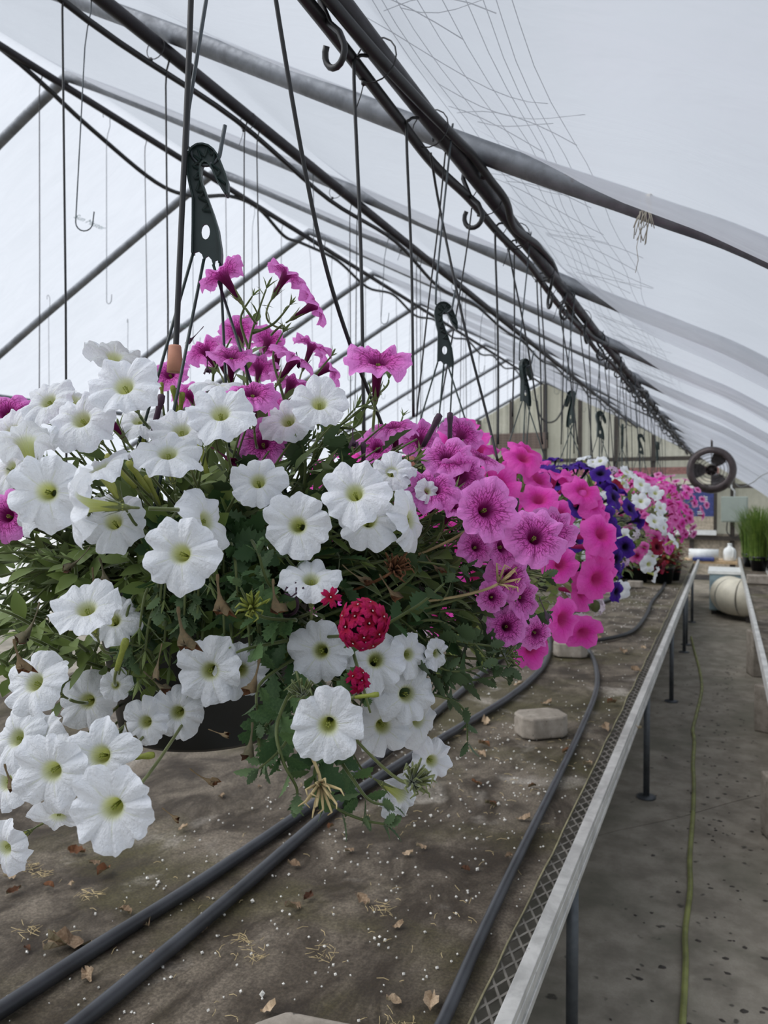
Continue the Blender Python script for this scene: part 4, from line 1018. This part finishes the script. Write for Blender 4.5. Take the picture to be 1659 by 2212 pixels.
# spent heads, buds, wilted blooms
def spent_head(u, v, d, fc, n, L, mat, label=None):
    p = at(u, v, d); f = cdir(*fc); o1 = f.orthogonal().normalized(); o2 = f.cross(o1); m_ = MB()
    for k in range(n):
        a = k*2.4; s = math.sqrt((k+.5)/n)*1.1; dv = (f+(o1*math.cos(a)+o2*math.sin(a))*s).normalized(); e = p+dv*L*br.uniform(.7, 1.1)
        bend = e+Vector((br.uniform(-.006, .006), br.uniform(-.006, .006), -.004)); m_.tube([p+dv*.004, lerp(p, e, .7), e, bend], [.0012, .0014, .001, .0005], 5)
    m_.tube(bez(p, p-f*.03, lerp(p, CB, .35)+Vector((0, 0, -.03)), 7), .0017, 5)
    return m_.build('spent_flower_head', M[mat], bk, True, -KB)
spent_head(850, 1232, .8, (.3, .4, .8), 26, .024, 'brown'); spent_head(1075, 1262, .84, (.6, .5, .6), 12, .028, 'straw'); spent_head(890, 1690, .7, (.35, .55, .75), 26, .026, 'stem')
spent_head(692, 1690, .7, (.1, -.3, .9), 14, .026, 'straw'); spent_head(545, 1315, .73, (.2, .4, .85), 14, .022, 'bud'); spent_head(655, 1505, .71, (-.2, .8, .5), 16, .022, 'stem')
spent_head(1025, 1130, .85, (.3, .6, .7), 10, .028, 'straw'); spent_head(1090, 1420, .9, (.7, .3, .5), 18, .02, 'stem'); spent_head(640, 1290, .74, (-.2, .8, .5), 7, .014, 'darkbud')
m_ = MB(); m_.lathe([(0, -.5), (.06, -.45), (.075, -.2), (.07, .1), (.10, .32), (.085, .46), (.0, .5)], 10); BUDL = m_.mesh('flower_bud', M['bud']); BUDD = m_.mesh('flower_bud', M['darkbud'])
def bud(u, v, d, L, fc, dark=False, fat=1.0):
    p = at(u, v, d); f = cdir(*fc); o = ob('flower_bud', BUDD if dark else BUDL, bk, loc(p), f.to_track_quat('Z', 'Y'), (L*fat, L*fat, L))
    stalk(p-f*L*.5, f, p)
for a in ((262,1018,.85,.05,(-.6,.75,.2),0), (300,1030,.87,.045,(-.5,.8,.2),0), (52,995,.8,.03,(-.4,.8,.3),0), (262,1415,.76,.04,(.35,.85,.3),0), (300,1635,.7,.034,(.9,.2,.3),0), (792,1503,.7,.026,(.85,.2,.4),0),
          (378,862,.95,.035,(-.1,.9,.3),0), (390,880,.95,.04,(.2,.9,.3),0), (868,1080,.9,.026,(.4,.5,.6),0), (340,895,.9,.05,(.25,.95,.1),1), (932,930,1.0,.05,(.45,.85,.1),1), (972,925,1.05,.045,(0,.98,.1),1),
          (1115,1105,.96,.036,(0,.95,.2),1), (785,985,.92,.035,(0,.95,.2),1), (508,1000,.95,.03,(.1,.9,.2),1), (440,995,.9,.045,(-.2,.9,.2),0), (350,850,1.0,.03,(0,.95,.2),0), (330,1060,.88,.04,(-.3,.85,.3),0)): bud(*a)
def wilt_mesh(seed, mat):
    r = random.Random(seed); v = []; nth = 10; rows = ((0, .035), (.1, .05), (.25, .032), (.5, .038), (.64, .07), (.78, .14), (.92, .2), (1.04, .24)); bx, by = r.uniform(-.3, .3), r.uniform(-.2, .2)
    fold = [r.uniform(.35, 1.5) for _ in range(nth)]
    for i, (t, rr) in enumerate(rows):
        for k in range(nth):
            a = 2*math.pi*k/nth+.5*t*r.uniform(-1, 1)*(i > 3); q = rr*(1+(fold[k]-.9)*min(1, max(0, t-.4)*2.2))
            v.append((q*math.cos(a)+bx*t*t, q*math.sin(a)*.38+by*t*t, -t+(.16*r.uniform(-1, 1) if i > 5 else 0)))
    return MB().add(v, [(i*nth+k, i*nth+(k+1) % nth, (i+1)*nth+(k+1) % nth, (i+1)*nth+k) for i in range(len(rows)-1) for k in range(nth)]).mesh('wilted_flower', M[mat])
WM = [wilt_mesh(s, 'brown') for s in (1, 2, 3)]; WPK = wilt_mesh(9, 'pink_petal'); WPU = wilt_mesh(12, 'darkbud')
def wilt(u, v, d, L, fc, me): ob('wilted_flower', me, bk, loc(at(u, v, d)), (-cdir(*fc)).to_track_quat('Z', 'Y'), L*.62)
for k, (u, v, d, L, fc) in enumerate(((385,1310,.72,.062,(.05,-1,.1)), (215,1205,.78,.05,(.4,-.8,.3)), (200,1225,.8,.04,(.1,-.9,.3)), (470,1240,.74,.06,(0,-1,.1)), (85,1300,.74,.06,(-.1,-1,.1)), (310,1450,.73,.045,(.7,-.6,.2)),
        (410,1660,.7,.042,(.75,-.65,.1)), (545,1560,.7,.045,(.05,-1,.1)), (270,1560,.72,.03,(.3,-.8,.4)), (10,1650,.7,.04,(.3,-.9,.3)), (350,1745,.66,.03,(.8,-.5,.2)), (590,1250,.74,.05,(0,-1,.2)), (740,1220,.8,.05,(.6,-.6,.3)), (450,1575,.72,.035,(.9,-.3,.2)),
        (820,1240,.8,.05,(.4,-.7,.4)), (920,1200,.86,.04,(.4,-.7,.4)), (560,1420,.74,.05,(0,-1,.2)), (350,1390,.73,.05,(-.2,-1,.1)), (30,1380,.72,.05,(.2,-1,.2)), (195,1180,.8,.05,(-.4,-.8,.3)))): wilt(u, v, d, L, fc, WM[k % 3])
wilt(455, 965, .93, .06, (.75, -.45, .4), WPK); wilt(440, 705, 1.04, .05, (-.6, -.75, .1), WPU); wilt(762, 925, .92, .036, (0, -1, .2), WPU); wilt(640, 760, 1.0, .035, (.2, -.9, .2), WPU); wilt(1165, 1290, .92, .045, (.3, -.9, .2), WPU); wilt(448, 775, 1.02, .03, (0, -1, .1), WPU); wilt(425, 1075, .85, .035, (.2, -.9, .3), WPU)
wilt(200, 960, .95, .03, (.4, -.7, .3), WM[0])

# ================================================================ the baskets behind
def fol_mesh(seed, rad=(.30, .30, .19), n=900):
    r = random.Random(seed); m_ = MB()
    for k in range(n):
        v = Vector((r.gauss(0, 1), r.gauss(0, 1), r.gauss(.1, 1))).normalized(); s = r.uniform(.55, 1.0)
        p = Vector((v.x*rad[0]*s, v.y*rad[1]*s, v.z*rad[2]*s+.2-.06*(1-v.z)*s))
        if p.z < .2 and math.hypot(p.x, p.y) < .155: continue
        d = v+Vector((r.uniform(-.8, .8), r.uniform(-.8, .8), r.uniform(-.5, .6))); mm = leaf_mat(p, d, Vector((0, 0, 1))+v*.3, r.uniform(.03, .05))
        m_.add([mm @ q for q in LT['petunia'][0]], LT['petunia'][1])
    return m_.mesh('foliage', M['leaf'])
FOLS = [fol_mesh(s) for s in (1, 2)]
fr_ = random.Random(55)
def far_basket(Y, X, label, pick, n, D, rad=(.34, .34, .21), hook=None, zoff=0.0):
    e, base = basket_base(Y, X, label, hook)
    stuff(ob('foliage', FOLS[fr_.randrange(2)], e, (0, 0, 0), (0, 0, fr_.uniform(0, 6))))
    for k in range(n):
        z = 1-1.62*(k+.5)/n; a = k*2.39996+fr_.uniform(-.3, .3); q = math.sqrt(max(0, 1-z*z)); v = Vector((q*math.cos(a), q*math.sin(a), z))
        if v.y > .55 and v.z < .3: continue                           # far side, never seen
        s = fr_.uniform(.9, 1.1); p = Vector((v.x*rad[0]*s, v.y*rad[1]*s, .2+zoff+v.z*rad[2]*s-.1*max(0, -v.z)))
        kind = pick(v)
        f = (v+Vector((fr_.uniform(-.6, .5), fr_.uniform(-1.0, .1), fr_.uniform(-.1, .6)))).normalized()
        if kind in VCL:
            hd = ob('verbena_head', VCL[kind][0], e, p, f.to_track_quat('Z', 'Y'), 1.0)
            for j in range(9):
                aa = j*2.4; ph = math.acos(1-.9*(j+.5)/9); dv = Vector((math.sin(ph)*math.cos(aa), math.sin(ph)*math.sin(aa), math.cos(ph)))
                ob('floret', VCL[kind][1], hd, dv*.02, dv.to_track_quat('Z', 'Y'), .0145)
            continue
        dd = D*fr_.uniform(.85, 1.12)/2
        ob('petunia_flower', FARV[kind][fr_.randrange(4)], e, p, f.to_track_quat('Z', 'Y') @ Quaternion((0, 0, 1), fr_.uniform(0, 6)), dd)
    return e
def lowfloret(mat):
    m_ = MB(); v = [(0, 0, -.1)]
    for k in range(10):
        a = 2*math.pi*k/10; r_ = 1.0 if k % 2 == 0 else .45; v.append((r_*math.cos(a), r_*math.sin(a), .05))
    m_.add(v, [(0, 1+k, 1+(k+1) % 10) for k in range(10)]); return m_.mesh('floret', M[mat])
COREG = CORE.copy(); COREG.materials.clear(); COREG.materials.append(M['stem'])
VCL = {'vlilac': (COREG, lowfloret('lilac_petal')), 'vviolet': (COREG, lowfloret('violet_petal')), 'vred': (COREG, lowfloret('crimson_petal'))}
far_basket(1.70, -.60, 'basket of bright hot pink petunias, directly behind the near basket', lambda v: ('vlilac' if fr_.random() < .5 else 'hot') if (v.z < -.35) else 'hot', 110, .085, (.37, .37, .24))
far_basket(2.50, -.60, 'basket of deep purple petunias with lilac verbena trailing below', lambda v: 'purple' if v.z > .0 else fr_.choice(('vlilac', 'vviolet', 'vlilac', 'purple')), 78, .075, (.34, .34, .23), R(60))
far_basket(3.32, -.60, 'basket of white and burgundy petunias with violet verbena', lambda v: ('white' if v.x > .1 or v.z < .1 else 'purple') if fr_.random() < .8 else fr_.choice(('burgundy', 'vviolet', 'burgundy')), 110, .068, (.40, .38, .28), R(140), -.02)
far_basket(4.15, -.60, 'basket of soft pink petunias, first of the pink ones beyond the white', lambda v: 'soft', 100, .07, (.36, .36, .23), R(30))
far_basket(4.95, -.58, 'basket of soft pink petunias, second of the pink ones beyond the white', lambda v: fr_.choice(('soft', 'soft', 'hot')), 90, .07, (.36, .36, .25), R(100))
far_basket(5.75, -.55, 'basket of magenta pink petunias towards the end of the row', lambda v: fr_.choice(('hot', 'soft', 'hot')), 80, .07, (.36, .36, .26), R(10))
far_basket(6.6, -.50, 'basket of pale pink petunias, last of the row before the fan', lambda v: 'pale', 80, .07, (.36, .36, .28), R(80))
# rods carrying the baskets
BPOS = [(.82, DX), (1.70, -.60), (2.50, -.60), (3.32, -.60), (4.15, -.60), (4.95, -.58), (5.75, -.55), (6.6, -.50)]
for k, (y, x) in enumerate(BPOS):
    top = Vector((DX, y+.03, DZ)); tip = Vector((x, y, 1.3+.613+.127))
    m_ = MB(); P = [top+Vector((-.025*math.cos(R(a)), 0, .025*math.sin(R(a)))) for a in (-30, 20, 90, 160, 200)]
    rt = RT if k == 0 else Vector((1, 0, 0)); w = .019
    P += [tip-rt*.02+Vector((0, 0, .06))]
    for j in range(9):
        a = R(180+180*j/8); P.append(tip+rt*(.002+w*math.cos(a))+Vector((0, 0, .008+w*math.sin(a))))
    P.append(tip+rt*.027+Vector((0, 0, .04)))
    m_.tube(smoothpath(P, 2), .0026, 6)
    tag(m_.build('hook_rod', M['wire']), f'wire rod holding up the {ORD[k]} flower basket', 'hook', 'rods holding the baskets')
# drip tubes into the near baskets
def dtube(pts, r, label, group=None, name='drip_tube'):
    return tag(MB().tube(smoothpath(pts, 6), r, 8).build(name, M['tubeblack']), label, 'tube', group)
dtube([at(418, -260, .98), at(413, -20, .98), at(404, 220, .98), at(392, 480, .98), at(380, 750, .98), at(378, 800, .98)], .0037, 'thick black drip tube running down into the near basket, ending in a clay weight')
o = MB().lathe([(0, -.02), (.0105, -.02), (.008, .012), (.0072, .014), (0, .014)], 16).build('tube_weight', M['terracotta'], None, True, at(378, 770, .975)); tag(o, 'small terracotta weight on the thick drip tube in the near basket', 'weight')
o = MB().lathe([(0, -.02), (.0105, -.02), (.008, .012), (.0072, .014), (0, .014)], 16).build('tube_weight', M['terracotta'], None, True, at(886, 990, 1.55)); tag(o, 'small terracotta weight half hidden behind pink petunias right of centre', 'weight')
dtube([at(570, -200, 1.05), at(596, 0, 1.06), at(650, 320, 1.1), at(700, 560, 1.14), at(755, 740, 1.2), at(820, 905, 1.3), at(835, 950, 1.32)], .0033, 'black drip tube slanting from the top edge to behind the tall pink petunia')
def pipepix(u): r = ray(u, 900); return DX/r.x*r.y
def ddrop(u, vend, label, group=None, du=0, r=.003):
    y = pipepix(u); d = y/ray(u, 900).y; p0 = Vector((DX-.012, y, DZ-.04)); e = at(u+du, vend, d*1.0)
    dtube([p0+Vector((.012, .02, .01)), p0, p0+Vector((-.006, -.004, -.04)), lerp(p0, e, .5), e], r, label, group)
ddrop(786, 960, 'straight black drip tube beside the tall pink petunia', None, 0, .0034); ddrop(896, 900, 'straight black drip tube left of the second green hanger', None, -3, .0032)
dtube([onx(930, 330, DX), onx(950, 450, DX), at(1000, 690, 1.75), at(1050, 890, 1.75), at(1075, 995, 1.7)], .0031, 'drip tube slanting right down into the hot pink basket')
dtube([onx(962, 330, DX), at(945, 500, 1.85), at(925, 660, 1.85), at(905, 850, 1.8), at(900, 900, 1.8)], .0022, 'thin drip tube slanting left behind the second green hanger')
dtube([onx(1019, 450, DX), at(1005, 560, 2.0), at(975, 740, 2.0), at(950, 880, 2.0)], .0022, 'thin drip tube hanging from the closed-up black hook')
ddrop(1082, 960, 'straight black drip tube above the purple petunias', None, -6, .0032)
ddrop(1112, 960, 'drip tube slanting right above the purple petunias', None, 60, .0028)
for k, (u, v, du) in enumerate(((1122, 900, -15), (1170, 950, 0), (1178, 950, 4), (1218, 960, 30), (1226, 960, -14), (1240, 980, 0), (1262, 990, 18), (1280, 990, -4), (1300, 1000, 0), (1312, 1010, 14), (1322, 1010, -8), (1338, 1020, 0), (1350, 1030, 8), (1358, 1030, -6), (1366, 1030, 0), (1376, 1030, 6), (1386, 1040, -5), (1394, 1040, 0), (1402, 1040, 6), (1410, 1045, 0), (1418, 1050, -4), (1425, 1050, 3), (1432, 1050, 0), (1440, 1050, -3))):
    ddrop(u, v, 'thin black drip tube hanging from the distant basket pipe', 'drip tubes on the basket pipe', du, .0027)
# loop of spare hose near the far gable
dtube([at(1160, 865, 11), at(1165, 895, 11), at(1180, 912, 11), at(1200, 908, 11), at(1215, 885, 11), at(1222, 862, 11)], .012, 'loop of spare black hose hanging near the far gable')

# ---------------------------------------------------------------- plants standing on the far end of the bench
FOLR = MB()
r9 = random.Random(91)
for k in range(260):
    a = r9.uniform(0, 6.28); q = r9.uniform(0, .14); h = r9.uniform(.12, .42); mm = leaf_mat(Vector((q*math.cos(a), q*math.sin(a), h)), Vector((math.cos(a), math.sin(a), r9.uniform(-.4, .8))), Vector((0, 0, 1)), r9.uniform(.05, .09), 1.2)
    FOLR.add([mm @ p for p in LT['petunia'][0]], LT['petunia'][1], 0 if r9.random() < .7 else 1)
FR = FOLR.mesh('foliage', [M['redleaf'], M['leaf']])
FG = fol_mesh(8, (.2, .2, .2), 300)
n_ = 0
rowname = ['front row', 'second row', 'third row']
for j, y in enumerate((9.2, 9.6, 10.0)):
    for i in range(5):
        x = -.62-.27*i+.06*(j % 2)
        place = ['at the aisle edge', 'one pot in from the aisle', 'in the middle of its row', 'one pot from the inner end', 'at the inner end'][i]
        o = tag(empty('potted_plant', (x, y, BZ+.006), r9.uniform(0, 6)), f'red-leaved potted plant on the far bench end, {rowname[j]}, {place}', 'potted plant', 'red-leaved pots on the far bench')
        ob('pot', potm, o); stuff(ob('foliage', FR, o, None, None, r9.uniform(.85, 1.1)))

# ---------------------------------------------------------------- litter on the bench
lr = random.Random(13)
def dead_mesh(seed, L=1.0):
    r = random.Random(seed); v = []; n = 6
    for i in range(n+1):
        t = i/n; w = .32*math.sin(math.pi*(.08+.86*t))*r.uniform(.7, 1.2); zc = .18*math.sin(3.3*t+seed)*r.uniform(.5, 1.2)+.1
        v += [(-w, t-.5, zc+r.uniform(.0, .25)), (r.uniform(-.04, .04), t-.5, zc*.4), (w, t-.5, zc+r.uniform(.0, .28))]
    return MB().add(v, [q for i in range(n) for q in ((3*i, 3*i+1, 3*i+4, 3*i+3), (3*i+1, 3*i+2, 3*i+5, 3*i+4))]).mesh('dead_leaf', M['litter' if seed % 3 else 'brown'], False)
DLM = [dead_mesh(s) for s in range(1, 8)]
ZONES = {}
def dead(u, v, L, k=None):
    p = onz(u, v, BZ+.007)
    hose_v = 2183-.695*u; edge_u = 955+(2212-v)*.47
    zone = 'left of the twin grey hoses' if v < hose_v and u < 830 else 'right of the bench-edge hose' if u > edge_u else 'in front of the twin hoses' if v > 1760 else 'behind the basket among the pavers'
    ZONES.setdefault(zone, []).append((u, len(ZONES.get(zone, []))))
    return tag(ob('dead_leaf', DLM[lr.randrange(7) if k is None else k], None, p, (lr.uniform(-.2, .2), lr.uniform(-.25, .25), lr.uniform(0, 6.28)), L), f'dry curled leaf {zone}', 'dead leaf', 'dry leaves on the bench')
for (u, v, L) in ((165,1840,.05),(205,1865,.03),(222,1885,.05),(155,1910,.025),(105,1915,.03),(20,1895,.03),(30,1925,.035),(270,1970,.04),(190,2110,.04),(150,2040,.09),(315,2000,.045),(120,2050,.05),(60,2050,.02),
                  (635,1870,.035),(665,1938,.035),(785,1945,.04),(632,1960,.05),(880,1845,.03),(910,1830,.03),(1005,1880,.025),(1028,1692,.04),(1040,1632,.045),(1045,1610,.05),(930,2170,.045),(850,2165,.03),(755,1838,.028),
                  (1050,1560,.05),(1000,1580,.03),(715,1788,.03),(1310,1575,.05),(1225,1625,.04),(1270,1652,.045),(1380,1575,.04),(1150,1700,.03),(1060,1740,.04),(1320,1520,.06),(1180,1520,.05),(1130,1770,.04),(480,1720,.035),(395,1790,.03),(560,1700,.02),
                  (860,2000,.025),(580,2180,.03),(440,2010,.02),(1290,1380,.07),(1345,1410,.07),(1210,1380,.06),(1375,1450,.06),(1120,1480,.05),(330,2060,.02),(1100,1850,.025),(1390,1400,.05)): dead(u, v, L)
m_ = MB(); oc = [(1,0,0),(-1,0,0),(0,1,0),(0,-1,0),(0,0,1),(0,0,-1)]; of = [(0,2,4),(2,1,4),(1,3,4),(3,0,4),(2,0,5),(1,2,5),(3,1,5),(0,3,5)]
for k in range(1500):
    if k < 700: x, y = lr.uniform(-1.4, -.44), lr.uniform(.9, 3.2)
    else: x, y = lr.uniform(-1.6, -.44), lr.uniform(2.2, 8.8)
    if k % 5 == 0: cx, cy = x, y
    elif k % 5 < 3 and lr.random() < .5: x, y = cx+lr.gauss(0, .03), cy+lr.gauss(0, .03)
    s = lr.uniform(.0014, .0042)*(1.5 if lr.random() < .08 else 1); rot = Matrix.Rotation(lr.uniform(0, 6), 3, 'X') @ Matrix.Rotation(lr.uniform(0, 6), 3, 'Z')
    if x > -.44: continue
    m_.add([rot @ Vector((p[0]*s*lr.uniform(.8, 1.3), p[1]*s, p[2]*s*.9))+Vector((x, y, BZ+.006)) for p in oc], of)
o = tag(m_.build('perlite', M['perlite'], None, False), 'scattered white perlite crumbs over the bench cloth', 'perlite'); stuff(o)
m_ = MB()
for k in range(260):
    x, y = lr.uniform(-1.4, -.46), lr.uniform(.9, 3.4); a = lr.uniform(0, 6.28); L = lr.uniform(.008, .03); d = Vector((math.cos(a), math.sin(a), 0))
    p = Vector((x, y, BZ+.006)); m_.tube([p, p+d*L*.5+Vector((lr.uniform(-.004, .004), 0, .003)), p+d*L], .0006, 4)
for (u, v) in ((60,2010),(90,1885),(70,1870),(200,1930),(545,2060),(860,2210),(520,2030),(700,2060),(820,1960),(980,1590)):
    c = onz(u, v, BZ+.006)
    for k in range(22):
        p = c+Vector((lr.gauss(0, .02), lr.gauss(0, .012), 0)); a = lr.uniform(0, 6.28); d = Vector((math.cos(a), math.sin(a), 0)); L = lr.uniform(.01, .03); m_.tube([p, p+d*L*.5+Vector((.003, -.003, .002)), p+d*L], .0005, 4)
o = tag(m_.build('straw_bits', M['straw'], None, False), 'fine dry root and straw bits on the bench cloth', 'straw'); stuff(o)
# grime on the aisle floor
m_ = MB()
for k in range(170):
    x, y = lr.uniform(-.34, .2), lr.uniform(2.2, 8); a0 = lr.uniform(0, 6.28); s = lr.uniform(.004, .014)
    if lr.random() < .5: x = .02+.05*math.sin(y)+lr.gauss(0, .05)
    m_.add([(x+s*math.cos(a0+j*1.05)*lr.uniform(.5, 1.4), y+s*math.sin(a0+j*1.05)*lr.uniform(.4, 1.2), .001) for j in range(6)]+[(x, y, .004)], [(j, (j+1) % 6, 6) for j in range(6)])
o = tag(m_.build('floor_debris', M['stud'], None, False), 'dark crumbs of dirt scattered on the aisle floor', 'debris'); stuff(o)

# ---------------------------------------------------------------- one label for each of a kind: counted off from the camera
ONES = ['', 'first', 'second', 'third', 'fourth', 'fifth', 'sixth', 'seventh', 'eighth', 'ninth', 'tenth', 'eleventh', 'twelfth', 'thirteenth', 'fourteenth', 'fifteenth', 'sixteenth', 'seventeenth', 'eighteenth', 'nineteenth']
def ordinal(n): return ONES[n] if n < 20 else ({20: 'twentieth', 30: 'thirtieth'}[n] if n % 10 == 0 else {2: 'twenty-', 3: 'thirty-'}[n//10]+ONES[n % 10])
same = {}
for o in COL.objects:
    if o.parent is None and 'label' in o and o.get('group'): same.setdefault(o['label'], []).append(o)
for lab, os_ in same.items():
    if len(os_) < 2 or 'behind the camera' in lab: continue
    byx = os_[0].name.startswith('dead_leaf')
    def key(o):
        c = o.location if o.location.length > 1e-6 else o.data.vertices[0].co
        d = c-EYEP; return d.dot(RT)/d.dot(FW) if byx else c.y
    for i, o in enumerate(sorted(os_, key=key)): o['label'] = f"{lab}, {ordinal(i+1)} from the {'left' if byx else 'camera'}"
